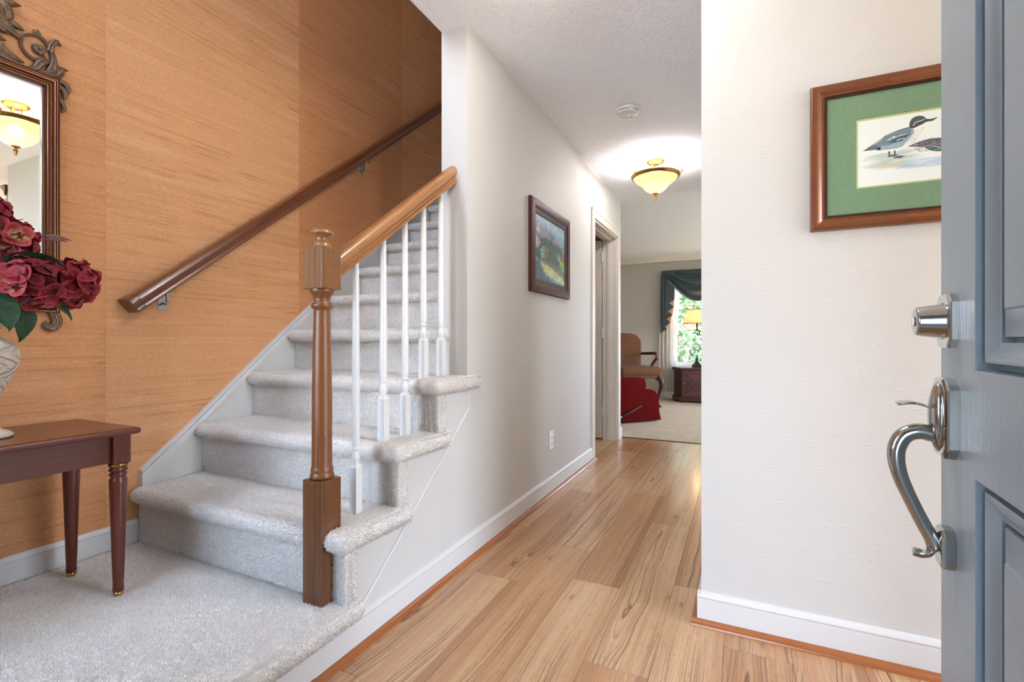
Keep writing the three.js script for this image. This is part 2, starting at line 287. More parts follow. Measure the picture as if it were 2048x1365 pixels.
// hall floor: laminate boards, each with eased edges
const floor = struct('floor', box(XH - 0.14, 3.4, -0.2, -0.013, -4.985, 0.15), blackGap);
{
  const W = 0.196, cache = {};
  const board = (w, l) => cache[`${w.toFixed(3)},${l.toFixed(3)}`] ??= (() => {
    const g = rings(0, 0, w - 0.0006, l - 0.0006, [[0, -0.0125], [0, -0.0009], [0.0012, 0]], true); g.rotateX(-Math.PI / 2);
    const p = g.attributes.position, uv = new Float32Array(p.count * 2); for (let i = 0; i < p.count; i++) { uv[2 * i] = p.getX(i) / W; uv[2 * i + 1] = -p.getZ(i) / 1.27; }
    g.setAttribute('uv', new THREE.BufferAttribute(uv, 2)); return g;
  })();
  const joints = { '-5': -1.1, '-4': -0.55, '-3': -0.955, '-2': -0.673, '-1': -0.19, 0: -0.8, 1: -0.45, 2: -1.0, 3: -0.3, 4: -0.7, 5: -1.15, 6: -0.5 };
  let n = 0;
  for (let c = -5; c <= 6; c++) {
    const x0 = Math.max(XH - 0.02, -0.25 + W * c), x1 = -0.25 + W * (c + 1); let z = 0.14, k = 0;
    const ends = []; for (let q = joints[c]; q > -4.98; q -= 1.27) ends.push(q); ends.push(-4.985);
    for (const e of ends) {
      const l = z - e; if (l > 0.02) { const pick = c === -1 ? [0, 0, 2, 5, 1][k] : c === -2 ? [1, 4, 0, 2, 5][k] : (n * 5 + c * 3 + 60) % 6; const m = mesh('plank', board(x1 - x0, l), plankMats[pick * 2 + (n % 2)], floor); m.position.set(x0, 0, z); n++; k++; }
      z = e;
    }
  }
  mesh('floorboards', [box(-0.25 + W * 7, 3.4, -0.013, 0, -4.985, 0.15), box(-2.28, XH - 0.02, -0.013, 0, -4.86, -3.6)], plankMats[4], floor);
  partNames(floor);
}
const floor2 = struct('floor', box(-4, 3.4, -0.2, 0.004, -8.8, -4.985), carpetLiving);

// walls
const wl = struct('wall_left', box(XL - 0.14, XL - 0.003, -0.2, 4.95, -5.2, 0.15), plainWall);
{
  const seams = [0.15, -0.111, -1.039, -1.967, -2.895, -3.823, -5.1];
  for (let k = 0; k < 6; k++) { const g = rbox(XL - 0.004, XL, LAND - 0.05, 4.95, seams[k + 1] + 0.0001, seams[k] - 0.0001, 0.0005, 1); const p = g.attributes.uv; for (let i = 0; i < p.count; i++) p.setXY(i, p.getX(i) + k * 0.37, p.getY(i) + k * 0.211); mesh('wallpaper_panel', g, grassMats[[0, 1, 0, 2, 1, 0][k]], wl); }
  partNames(wl);
}
const TN = 0.058;                                   // thickness of a carpeted tread
struct('wall_stair', wallX([[0.15, -0.2], [0.15, 0.105], [R(1), 0.105], [R(1), T[1] - TN], [R(2), T[1] - TN], [R(2), T[2] - TN], [R(3), T[2] - TN], [R(3), T[3] - TN], [ZS, T[3] - TN], [ZS, CEIL + 0.02],
  [-4.98, CEIL + 0.02], [-4.98, -0.2], [-4.82, -0.2], [-4.82, 2.03], [-3.967, 2.03], [-3.967, -0.2]], XI, XH - XI), wallPaint);
struct('wall_right', mergeG([box(-0.13, 0.935, -0.2, CEIL + 0.02, -1.955, ZR), box(-0.13, -0.01, -0.2, CEIL + 0.02, -2.9, -1.955), box(-0.13, -0.01, -0.2, CEIL + 0.02, -4.98, -3.9), box(-0.13, -0.01, 2.06, CEIL + 0.02, -3.9, -2.9)]), wallPaint);
struct('wall_dining', mergeG([box(-0.13, 3.4, -0.2, CEIL + 0.02, -5.1, -4.98)]), plainWall);
struct('wall_east', wallX([[0.3, -0.2], [0.3, CEIL + 0.3], [-8.9, CEIL + 0.3], [-8.9, -0.2]], 3.4, 0.15, [[[-0.05, 0.06], [-0.05, 2.38], [-1.82, 2.38], [-1.82, 0.06]], [[-3.0, 0.9], [-3.0, 2.0], [-3.9, 2.0], [-3.9, 0.9]], [[-5.6, 0.5], [-5.6, 2.15], [-8.1, 2.15], [-8.1, 0.5]]]), plainWall);
struct('wall_front', wallZ([[-2.42, -0.2], [3.5, -0.2], [3.5, CEIL + 0.3], [-2.42, CEIL + 0.3]], 0.15, 0.14, [rect(-0.7, 0.275, -0.1, 2.05), rect(-2.0, -1.3, 0.75, 1.8)]), plainWall);
struct('wall_living_left', box(-4.14, -4, -0.2, CEIL + 0.02, -8.9, -4.86), livingWall);
struct('wall_closet', box(-4.1, XI, -0.2, CEIL + 0.02, -4.98, -4.88), livingWall);
const WX0 = -1.1, WX1 = -0.22, WY0 = 0.55, WY1 = 2.08, ZB = -8.66;
struct('wall_back', wallZ([[-4.14, -0.2], [3.55, -0.2], [3.55, CEIL + 0.02], [-4.14, CEIL + 0.02]], ZB - 0.16, 0.16, [rect(WX0, WX1, WY0, WY1), rect(0.7, 2.6, WY0, WY1)]), livingWall);
struct('ceiling', mergeG([box(XI, 3.5, CEIL, 2.66, -4.98, 0.25), box(-4.1, 3.5, CEIL, 2.66, -8.85, -4.98), box(XL, XI, CEIL, 2.615, -4.98, R(12))]), ceilPaint);
// upper part of the stairwell
struct('wall_upper', mergeG([box(XI, XI + 0.12, 2.66, 4.95, -5.1, 0.29), wallZ(rect(XL - 0.14, XI + 0.12, CEIL + 0.3, 4.95), 0.15, 0.14, [rect(-2.15, -1.4, 2.9, 4.4)]), box(XL, XI + 0.12, 2.66, 4.95, -5.2, -5.08)]), plainWall);
struct('ceiling', box(XL - 0.1, XI + 0.15, 4.95, 5.1, -5.2, 0.3), ceilPaint);

// baseboards with an eased, beaded top; quarter-round shoe of stained wood
const bbProfile = (h) => [[0, 0], [0.013, 0], [0.013, h - 0.03], [0.0115, h - 0.026], [0.0115, h - 0.022], [0.014, h - 0.017], [0.012, h - 0.01], [0.006, h - 0.002], [0, h]];
const shoeProfile = [[0, 0], [0.021, 0], [0.0205, 0.006], [0.0175, 0.012], [0.012, 0.0175], [0.006, 0.0205], [0, 0.021]];
const up = [0, 1, 0];
struct('baseboard_left', sweep(bbProfile(0.094), [XL, LAND - 0.002, 0.15], [XL, LAND - 0.002, R(1)], [1, 0, 0], up), trimPaint);
struct('baseboard_hall', [sweep(bbProfile(0.114), [XH, 0, -1.19], [XH, 0, -3.895], [1, 0, 0], up), box(XH, XH + 0.013, 0, 0.1, -1.19, 0.15)], trimPaint);
struct('baseboard_right', [sweep(bbProfile(0.114), [-0.143, 0, ZR], [0.935, 0, ZR], [0, 0, 1], up), sweep(bbProfile(0.114), [-0.13, 0, ZR + 0.011], [-0.13, 0, -2.9], [-1, 0, 0], up), sweep(bbProfile(0.114), [-0.13, 0, -3.9], [-0.13, 0, -4.98], [-1, 0, 0], up)], trimPaint);
struct('baseboard_living', [sweep(bbProfile(0.12), [-4, 0, ZB], [3.4, 0, ZB], [0, 0, 1], up), box(XH - 0.1, XH + 0.012, 0, 0.11, -4.995, -4.90)], trimPaint);
struct('trim_1', [sweep(shoeProfile, [XH + 0.013, 0, 0.15], [XH + 0.013, 0, -1.02], [1.0, 0, 0], up), sweep(shoeProfile.map((p) => [p[0] * 0.9, p[1] * 0.92]), [XH + 0.013, 0, -1.021], [XH + 0.013, 0, -3.97], [1, 0, 0], up)], shoe);
struct('trim_2', [sweep(shoeProfile, [-0.163, 0, ZR + 0.013], [0.935, 0, ZR + 0.013], [0, 0, 1], up), sweep(shoeProfile, [-0.143, 0, ZR + 0.02], [-0.143, 0, -2.9], [-1, 0, 0], up), sweep(shoeProfile, [-0.143, 0, -3.9], [-0.143, 0, -4.98], [-1, 0, 0], up)], shoe);
struct('trim_3', sweep([[0, 0], [0.012, 0], [0.03, -0.012], [0.05, -0.02], [0.055, -0.035], [0.075, -0.06], [0.08, -0.09], [0.085, -0.1], [0, -0.1]].map(([a, b]) => [0.088 - a * 1.0, b]), [-4, CEIL, ZB], [3.4, CEIL, ZB], [0, 0, 1], up), casingPaint);
struct('trim_4', box(-1.128, -0.13, 0, 0.006, -4.995, -4.975, 0), darkWood);
// half-round bead that closes the painted panel of the stair side
struct('trim_5', [[0, 0.006], [0.0085, 0.004]].map(([o, r]) => tube([[XH + 0.001, 0.772, -1.907 - o], [XH + 0.001, 0.69, -1.906 - o], [XH + 0.001, 0.682, -1.9 - o], [XH + 0.001, 0.128, -1.222 - o], [XH + 0.001, 0.119, -1.208 - o], [XH + 0.001, 0.116, -1.15]], r, 8, 60)), trimPaint);

// skirting of the stair on the papered wall: board with a square cap
{
  const top = [[-1.156, 0.459], [-1.354, 0.62], [-1.789, 1.0], [-2.302, 1.427], [-3.2, 2.16], [-4.4, 3.1]], off = (d) => top.map(([z, y], i) => i ? [z, y - d] : [z, y - d]);
  const strip = (a, b) => [...off(a), ...off(b).reverse()];
  const s = struct('baseboard_stair', wallX([[-1.189, LAND], [-1.189, 0.404], ...off(0.047).slice(1), [-4.4, 2.4], [-2.2, 0.6]], XL, 0.018), panelPaint);
  const cap = strip(0.0145, 0.043); cap[cap.length - 1] = [-1.1865, 0.4]; cap.push([-1.1865, LAND], [-1.156, LAND]);
  mesh('cap_molding', wallX(cap, XL, 0.028), trimPaint, s);
  mesh('edge_bead', wallX(strip(0, 0.0115), XL, 0.024), trimPaint, s);
}

// doorway to the closet with casing, jambs, stop, and its open door
{
  const d = sgroup('door_1'), zA = -3.967, zB = -4.82, top = 2.03;
  mesh('casing', [rbox(XH, XH + 0.017, 0, top + 0.001, zA - 0.002, zA + 0.07, 0.004), rbox(XH, XH + 0.017, 0, top + 0.001, zB - 0.075, zB + 0.002, 0.004), rbox(XH, XH + 0.0175, top - 0.002, top + 0.075, zB - 0.075, zA + 0.07, 0.004), rbox(XH, XH + 0.022, top + 0.058, top + 0.078, zB - 0.078, zA + 0.073, 0.003)], casingPaint, d);
  mesh('jamb', [box(XI - 0.004, XH + 0.002, 0, top, zB, zB + 0.018), box(XI - 0.004, XH + 0.002, 0, top, zA - 0.018, zA), box(XI - 0.004, XH + 0.002, top - 0.018, top, zB, zA)], casingPaint, d);
  mesh('stop', [rbox(XI + 0.045, XI + 0.08, 0, top - 0.018, zB + 0.018, zB + 0.03, 0.003), rbox(XI + 0.045, XI + 0.08, top - 0.03, top - 0.018, zB, zA, 0.003)], casingPaint, d);
  const leaf = mesh('door_leaf', rbox(-2.05, XI - 0.012, 0.012, 2.005, zB - 0.005, zB + 0.03, 0.003), casingPaint, d);
  for (const y of [1.837, 1.07, 0.289]) mesh('hinge', [box(XI - 0.013, XI + 0.012, y - 0.045, y + 0.045, zB + 0.017, zB + 0.022), lathe([[0, -0.05], [0.006, -0.05], [0.006, 0.05], [0, 0.05]], 10).translate(XI - 0.007, y, zB + 0.034)], whiteGloss, leaf);
  partNames(d);
}
// entrance opening: jamb lining
struct('trim_6', [box(-0.72, -0.69, 0, 2.06, 0.14, 0.3), box(0.262, 0.29, 0, 2.06, 0.14, 0.3), box(-0.72, 0.29, 2.04, 2.07, 0.14, 0.3), box(-0.7, 0.27, -0.02, 0.012, 0.1, 0.32)], trimPaint);

// porch before the entrance: roof, brick side wall, posts
struct('porch', [box(-1.05, 0.8, 2.3, 2.5, 0.29, 4.6), box(-1.05, -0.9, -0.1, 2.3, 0.29, 4.6), box(0.62, 0.8, -0.1, 2.3, 0.29, 4.6)], std({ color: 0x6f6963, roughness: 0.9 }));

// living-room window: double-hung, three by two lights in each sash
{
  const w = sgroup('window_1'), z = ZB - 0.05, m = 1.2;
  mesh('window_frame', [box(WX0, WX1, WY0, WY0 + 0.03, z - 0.1, z + 0.06), box(WX0, WX1, WY1 - 0.03, WY1, z - 0.1, z + 0.05), box(WX0, WX0 + 0.03, WY0, WY1, z - 0.1, z + 0.05), box(WX1 - 0.03, WX1, WY0, WY1, z - 0.1, z + 0.05),
    box(WX0 - 0.07, WX0, WY0 - 0.07, WY1 + 0.07, ZB, ZB + 0.016), box(WX1, WX1 + 0.07, WY0 - 0.07, WY1 + 0.07, ZB, ZB + 0.016), box(WX0 - 0.07, WX1 + 0.07, WY1, WY1 + 0.07, ZB, ZB + 0.016), box(WX0 - 0.09, WX1 + 0.09, WY0 - 0.03, WY0, ZB - 0.02, ZB + 0.04)], trimPaint, w);
  const glass = phy({ color: 0xffffff, transmission: 1, thickness: 0, roughness: 0, ior: 1.45 });
  for (const [y0, y1, zz] of [[WY0 + 0.03, m + 0.02, z + 0.0], [m - 0.02, WY1 - 0.03, z - 0.035]]) {
    const x0 = WX0 + 0.03, x1 = WX1 - 0.03, s = mesh('sash', [box(x0, x1, y0, y0 + 0.045, zz - 0.03, zz), box(x0, x1, y1 - 0.04, y1, zz - 0.03, zz), box(x0, x0 + 0.045, y0, y1, zz - 0.03, zz), box(x1 - 0.045, x1, y0, y1, zz - 0.03, zz)], trimPaint, w);
    const ax = x0 + 0.045, bx = x1 - 0.045, ay = y0 + 0.045, by = y1 - 0.04;
    for (let i = 1; i < 3; i++) mesh('muntin', box(mixv(ax, bx, i / 3) - 0.009, mixv(ax, bx, i / 3) + 0.009, ay, by, zz - 0.024, zz - 0.006), trimPaint, s);
    mesh('muntin', box(ax, bx, (ay + by) / 2 - 0.009, (ay + by) / 2 + 0.009, zz - 0.0235, zz - 0.0065), trimPaint, s);
    for (let i = 0; i < 3; i++) for (let j = 0; j < 2; j++) mesh('pane', new THREE.PlaneGeometry((bx - ax) / 3, (by - ay) / 2).translate(mixv(ax, bx, (i + 0.5) / 3), mixv(ay, by, (j + 0.5) / 2), zz - 0.015), glass, s);
  }
  partNames(w);
}

// ------------------------------------------------------------------ carpet of the landing and the stairs
function carpetSlab(plan, yTop, thick, r, amp = 0.0022) {
  const pts = []; for (let i = 0; i < plan.length; i++) { const a = plan[i], b = plan[(i + 1) % plan.length], n = Math.max(1, Math.round(Math.hypot(b[0] - a[0], b[1] - a[1]) / 0.012)); for (let k = 0; k < n; k++) pts.push([mixv(a[0], b[0], k / n), -mixv(a[1], b[1], k / n)]); }
  const g = new THREE.ExtrudeGeometry(shape(pts), { depth: thick - 2 * r, bevelThickness: r, bevelSize: r, bevelOffset: -r, bevelSegments: 6 });
  g.rotateX(-Math.PI / 2); g.translate(0, yTop - thick + r, 0);
  const p = g.attributes.position; for (let i = 0; i < p.count; i++) { const x = p.getX(i), y = p.getY(i), z = p.getZ(i); p.setXYZ(i, x + amp * (vn(x * 90 + 7, (y + z) * 90, 3) - 0.5), y + amp * (vn(x * 90, z * 90 + y * 60, 1) - 0.5), z + amp * (vn(z * 90, (x + y) * 90, 2) - 0.5)); }
  g.deleteAttribute('normal'); g.computeVertexNormals(); metre(g); creased(g, 1.2); return g;
}
const tuft = (() => { const g = new THREE.ConeGeometry(0.0015, 0.008, 3, 1, true); g.translate(0, 0.0025, 0); return g; })();
function pile(parent, list, perArea) {              // standing yarn ends where the nap is seen close
  let total = 0; const jobs = list.map((g) => { const m = new THREE.Mesh(g), s = new MeshSurfaceSampler(m).setRandomGenerator(rnd).build(), p = g.attributes.position; let A = 0; const a = V(0, 0, 0), b = V(0, 0, 0), c = V(0, 0, 0); for (let i = 0; i < p.count; i += 3) { a.fromBufferAttribute(p, i); b.fromBufferAttribute(p, i + 1); c.fromBufferAttribute(p, i + 2); A += b.sub(a).cross(c.sub(a)).length() / 2; } const n = Math.round(A * perArea); total += n; return [s, n]; });
  const im = new THREE.InstancedMesh(tuft, tuftMat, total), P = V(0, 0, 0), N = V(0, 0, 0), Y = V(0, 1, 0), M = new THREE.Matrix4(), Q = new THREE.Quaternion(), col = new THREE.Color(); let k = 0;
  for (const [s, n] of jobs) for (let i = 0; i < n; i++) { s.sample(P, N); N.x += rr(-0.5, 0.5); N.y += rr(-0.5, 0.5); N.z += rr(-0.5, 0.5); N.normalize(); Q.setFromUnitVectors(Y, N); const h = rr(0.7, 1.3); M.compose(P, Q, V(1, h, 1)); im.setMatrixAt(k, M); const t = rr(0.82, 1.06); im.setColorAt(k, col.setRGB(t, t * 0.99, t * 0.975)); k++; }
  im.name = 'carpet_pile'; im.userData.kind = 'stuff'; im.castShadow = im.receiveShadow = true; parent.add(im); return im;
}
const TUFTS = 1;
{
  const land = carpetSlab([[XL + 0.013, 0.15], [-1.088, 0.15], [-1.088, R(1) - 0.02], [-1.098, R(1) - 0.05], [-1.128, R(1) - 0.06], [-1.128, R(1) - 0.005], [XL + 0.013, R(1) - 0.005]].reverse(), LAND, 0.055, 0.025);
  const l = struct('floor', land, carpet);
  mesh('subfloor', box(XL, XH - 0.005, -0.2, 0.11, R(1), 0.15), plainWall, l);
  if (TUFTS) pile(l, [land], 80000);
}
{
  const st = thing('staircase', 'straight staircase carpeted in cream cut pile, rising between papered wall and white wall', 'staircase', [0, 0, 0]), near = [];
  for (let k = 1; k <= 12; k++) {
    const open = k <= 3, xr = open ? -1.098 : XI + 0.002, z0 = R(k) + (k === 4 ? 0.056 : 0.036), z1 = k === 12 ? -5.08 : R(k + 1) - 0.012;
    const plan = open ? [[XL + 0.02, z0], [xr - 0.014, z0], [xr - 0.004, z0 - 0.004], [xr, z0 - 0.014], [xr, R(k + 1) - 0.03], [xr - 0.006, R(k + 1) - 0.052], [xr - 0.029, R(k + 1) - 0.062], [XH + 0.001, R(k + 1) - 0.06], [XH + 0.001, z1], [XL + 0.02, z1]]
      : [[XL + 0.02, z0], [xr, z0], [xr, z1], [XL + 0.02, z1]];
    const tread = carpetSlab(plan.map(([x, z]) => [x, z]), T[k], TN, 0.028, k < 5 ? 0.003 : 0.002);
    const step = mesh('step', tread, carpet, st);
    const rx = open ? XH + 0.002 : XI + 0.002, rz = R(k);
    const riser = carpetSlab([[XL + 0.02, rz], [rx, rz], [rx, rz - 0.05], [XL + 0.02, rz - 0.05]], T[k] - 0.03, T[k] - T[k - 1] + 0.015, 0.004, 0.004);
    mesh('riser', riser, carpet, step);
    if (k === 4) near.push(mesh('nosing_end', (() => { const g = rbox(XI - 0.03, -1.228, T[4] - TN, T[4], ZS - 0.03, z0, 0.027, 6).toNonIndexed(); return metre(g); })(), carpet, step).geometry);
    if (k <= 4) near.push(tread, riser);
  }
  if (TUFTS) pile(st, near, 80000);
  partNames(st);
}

// ------------------------------------------------------------------ stair railing: newel, handrail, five balusters
const railProfile = (w, h) => { const p = []; const pts = [[0.5, 0.0], [0.5, 0.16], [0.36, 0.22], [0.34, 0.3], [0.4, 0.38], [0.5, 0.52], [0.5, 0.68], [0.42, 0.84], [0.26, 0.95], [0, 1]]; for (const [a, b] of pts) p.push([a * w, b * h]); for (const [a, b] of pts.slice(0, -1).reverse()) p.push([-a * w, b * h]); return p; };
{
  const g = thing('stair_railing', 'stained oak newel post and sloping handrail with five white turned balusters', 'railing', [0, 0, 0]);
  const ax = -1.222, az = -1.144, hw = 0.041;
  const newel = mesh('newel_post', lathe([[0, 0.553], [0.037, 0.556], [0.038, 0.566], [0.035, 0.575], [0.0335, 0.578], [0.035, 0.582], [0.034, 0.59], [0.0315, 0.6], [0.0312, 0.66], [0.031, 0.8], [0.0288, 0.95], [0.0258, 1.07], [0.025, 1.094], [0.0262, 1.1], [0.0315, 1.103], [0.034, 1.111], [0.0315, 1.119], [0.0262, 1.122], [0.0248, 1.13], [0.027, 1.137], [0.031, 1.146], [0.036, 1.152], [0.038, 1.158], [0.037, 1.166]], 40).translate(ax, 0, az), oakShaft, g);
  const block = (y0, y1) => rbox(ax - hw, ax + hw, y0, y1, az - hw, az + hw, 0.0025, 2, 1);
  mesh('base_block', block(LAND - 0.005, 0.556), oakDark, newel);
  mesh('top_block', block(1.163, 1.296), oak, newel);
  mesh('finial', lathe([[0.04, 1.292], [0.039, 1.297], [0.031, 1.3], [0.0285, 1.304], [0.028, 1.31], [0.0205, 1.315], [0.0192, 1.323], [0.0205, 1.33], [0.026, 1.336], [0.0365, 1.34], [0.0378, 1.343], [0.035, 1.35], [0.026, 1.357], [0.012, 1.3615], [0, 1.362]], 40).translate(ax, 0, az), oakRail, newel);
  const m = 0.732, y0 = 1.2035 + m * -0.001, L = Math.hypot(1, m), Uv = [0, 1 / L, m / L];
  const zA = az - hw + 0.006, zB = ZS + 0.001, base = (z) => y0 + m * (-1.181 - z);
  const rail = sweep(railProfile(0.06, 0.064), [ax + 0.008, base(zA), zA], [ax + 0.008, base(zB), zB], [1, 0, 0], Uv);
  { const p = rail.attributes.position; for (let i = 0; i < p.count; i++) { const z = p.getZ(i); const t = z > -1.5 ? zA : zB; const off = (p.getY(i) - base(t)) / Uv[1] * Uv[2]; const zz = t; p.setXYZ(i, p.getX(i), p.getY(i) + (z - zz) * m * 1, zz); } rail.computeVertexNormals(); creased(rail, 0.6); }
  mesh('handrail', rail, oakRail, g);
  for (const [z, k] of [[-1.298, 1], [-1.443, 2], [-1.573, 2], [-1.698, 3], [-1.83, 3]]) {
    const yb = T[k] - 0.012, ye = base(z) + 0.006, sq = 0.0155, h = 0.175;
    const sh = yb + h;
    const sqr = rbox(-sq, sq, yb, yb + h, -sq, sq, 0.0012, 2);
    const cham = new THREE.CylinderGeometry(0.0105, sq * Math.SQRT2, 0.016, 4, 1); cham.rotateY(Math.PI / 4); cham.translate(0, sh + 0.008, 0); const chamF = cham.toNonIndexed(); chamF.computeVertexNormals();
    const turn = lathe([[0.0105, sh + 0.01], [0.0115, sh + 0.02], [0.0145, sh + 0.03], [0.0142, sh + 0.036], [0.0118, sh + 0.052], [0.0112, sh + 0.06], [0.0138, sh + 0.062], [0.0148, sh + 0.066], [0.0138, sh + 0.07], [0.0112, sh + 0.072], [0.0118, sh + 0.077], [0.0142, sh + 0.084], [0.0142, mixv(sh, ye, 0.3)], [0.0128, mixv(sh, ye, 0.6)], [0.0105, ye]], 20);
    const b = mesh('baluster', [sqr, chamF, turn], whiteGloss, g); b.geometry.translate(ax - 0.003, 0, z);
  }
  partNames(g);
}
// handrail on the papered wall, ends returned to the wall, on steel brackets
{
  const g = thing('wall_handrail', 'dark stained oak handrail fixed along the orange papered stair wall', 'handrail', [0, 0, 0]);
  const m = 0.797, L = Math.hypot(1, m), ya = (z) => 1.11 + m * (-1.115 - z), x = -2.222;
  const prof = [[-0.028, 0], [0.022, 0], [0.028, 0.006], [0.026, 0.016], [0.023, 0.02], [0.029, 0.03], [0.029, 0.044], [0.022, 0.058], [0.008, 0.065], [-0.012, 0.066], [-0.028, 0.062]];
  mesh('rail', sweep(prof, [x, ya(-1.146), -1.146], [x, ya(-4.3), -4.3], [1, 0, 0], [0, 1 / L, m / L]), oakWallRail, g);
  mesh('rail_return', sweep([[-0.058, 0], [0.022, 0], [0.028, 0.006], [0.026, 0.016], [0.023, 0.02], [0.029, 0.03], [0.029, 0.044], [0.022, 0.058], [0.008, 0.065], [-0.012, 0.066], [-0.058, 0.064]], [x, ya(-1.145) - 0.034 * m / L, -1.145 + 0.034 / L], [x, ya(-1.145) - 0.0005 * m, -1.1455], [1, 0, 0], [0, 1 / L, m / L]), oakWallRail, g);
  for (const z of [-1.235, -2.45]) { const y = ya(z); mesh('bracket', [tube([[x - 0.002, y + 0.006, z], [x - 0.004, y - 0.03, z - 0.002], [x - 0.02, y - 0.052, z - 0.006], [x - 0.04, y - 0.05, z - 0.01], [XL + 0.002, y - 0.045, z - 0.012]], 0.0055, 10, 24), rbox(XL, XL + 0.004, y - 0.075, y + 0.005, z - 0.032, z + 0.006, 0.0015, 1), rbox(x - 0.014, x + 0.012, y + 0.002, y + 0.008, z - 0.035, z + 0.02, 0.0015, 1)], nickelSatin, g); }
  partNames(g);
}

// ------------------------------------------------------------------ console table, vase, flowers
{
  const zc = -0.56, t = thing('console_table', 'low reddish mahogany console table on turned tapering legs with brass rings', 'table', [-1.97, LAND, zc]);
  const h = 0.553, hx = 0.196, hz = 0.346;
  const tp = new THREE.ExtrudeGeometry(shape([[-hx, -hz], [hx, -hz], [hx, hz], [-hx, hz]]), { depth: 0.004, bevelThickness: 0.009, bevelSize: 0.009, bevelOffset: -0.009, bevelSegments: 5 }); tp.rotateX(-Math.PI / 2); tp.translate(0, h - 0.013, 0); metre(tp, 2);
  mesh('tabletop', tp, mahogany, t);
  const fx = 0.125, fz = 0.316;
  mesh('apron', [rbox(fx - 0.012, fx + 0.008, h - 0.115, h - 0.02, -fz, fz, 0.002, 1, 2), rbox(-fx - 0.03, -fx - 0.01, h - 0.115, h - 0.02, -fz, fz, 0.002, 1, 2), rbox(-fx - 0.02, fx, h - 0.115, h - 0.02, fz - 0.012, fz + 0.008, 0.002, 1, 0), rbox(-fx - 0.02, fx, h - 0.115, h - 0.02, -fz - 0.008, -fz + 0.012, 0.002, 1, 0)], mahogany, t);
  for (const sx of [fx, -fx - 0.05]) for (const sz of [fz, -fz]) {
    const leg = mesh('leg', [rbox(-0.025, 0.025, h - 0.12, h - 0.018, -0.025, 0.025, 0.003, 2, 1), lathe([[0, 0.012], [0.013, 0.012], [0.0148, 0.018], [0.0162, 0.024], [0.0148, 0.03], [0.0145, 0.05], [0.0155, 0.052], [0.0145, 0.054], [0.0155, 0.06], [0.0205, 0.25], [0.0245, 0.37], [0.0242, 0.382], [0.019, 0.389], [0.0215, 0.393], [0.0255, 0.397], [0.0215, 0.402], [0.0188, 0.405], [0.0255, 0.41], [0.0258, 0.414], [0.021, 0.419], [0.0255, 0.424], [0.0255, 0.436], [0, 0.436]], 28)], mahogany, t);
    leg.position.set(sx, 0, sz);
    mesh('ring', lathe([[0.02, 0.418 + 0.007], [0.0262, 0.425], [0.0268, 0.429], [0.0262, 0.433], [0.02, 0.434]], 28), brass, leg);
    mesh('ferrule', lathe([[0, 0], [0.0125, 0], [0.0142, 0.014], [0, 0.014]], 24), brass, leg);
  }
  partNames(t);
}
const carveT = tex(512, 512, (u, v) => { const x = u * 6.283 * 3, y = v * 12; const a = Math.abs(Math.sin(x * 2 + 2.4 * Math.sin(y * 2.1))), b = Math.abs(Math.sin(y * 3 + 2 * Math.cos(x * 1.5))); return Math.min(1, 1.3 * Math.min(a, 0.4 + b)); }, false);
{
  const v = thing('vase', 'cream carved urn vase at the left edge of the console table', 'vase', [-1.97, LAND + 0.553, -0.585]);
  const ceramic = std({ color: 0xded3bf, roughness: 0.55, bumpMap: rep(carveT, 0.58, 0.3), bumpScale: 0.006 }), plain = std({ color: 0xded3bf, roughness: 0.5 });
  mesh('body', lathe([[0.03, 0.075], [0.04, 0.095], [0.055, 0.13], [0.072, 0.165], [0.085, 0.2], [0.092, 0.23], [0.091, 0.25], [0.082, 0.268], [0.062, 0.282], [0.05, 0.292], [0.049, 0.31], [0.056, 0.325], [0.052, 0.327], [0.044, 0.31], [0.045, 0.29], [0.06, 0.272], [0.08, 0.24], [0.06, 0.16], [0.02, 0.1]], 48), ceramic, v);
  mesh('foot', lathe([[0, 0], [0.077, 0], [0.078, 0.008], [0.07, 0.016], [0.055, 0.022], [0.045, 0.035], [0.03, 0.055], [0.028, 0.07], [0.034, 0.075], [0.03, 0.08], [0, 0.08]], 40), plain, v);
}
// hydrangeas
function petalGeo(size, cup, tint, s) {
  const n = 5, pos = [], col = [], idx = [];
  for (let j = 0; j <= n; j++) for (let i = 0; i <= 4; i++) {
    const v = j / n, u = i / 4 - 0.5, w = size * (0.16 + 1.12 * Math.sin(Math.PI * Math.min(0.98, 0.08 + v * 0.86)) ** 0.7) * 0.92, edge = (Math.abs(u) * 2) ** 2;
    pos.push(u * w, cup * (v * v * size + edge * size * 0.12) + (hash(i, j, s) - 0.5) * size * 0.05, v * size);
    const g = clamp(1 - v * tint.reach + (hash(i + 3, j, s) - 0.5) * 0.15), rim = sst(0.75, 1, Math.max(v, edge));
    const c = lerp3(lerp3(tint.a, tint.b, rim * 0.6 + 0.3 * hash(i, j, s + 9)), tint.core, g * g * (3 - 2 * g)); col.push(...c);
  }
  for (let j = 0; j < n; j++) for (let i = 0; i < 4; i++) { const a = j * 5 + i, b = a + 5; idx.push(a, b, a + 1, b, b + 1, a + 1); }
  return { pos, col, idx };
}
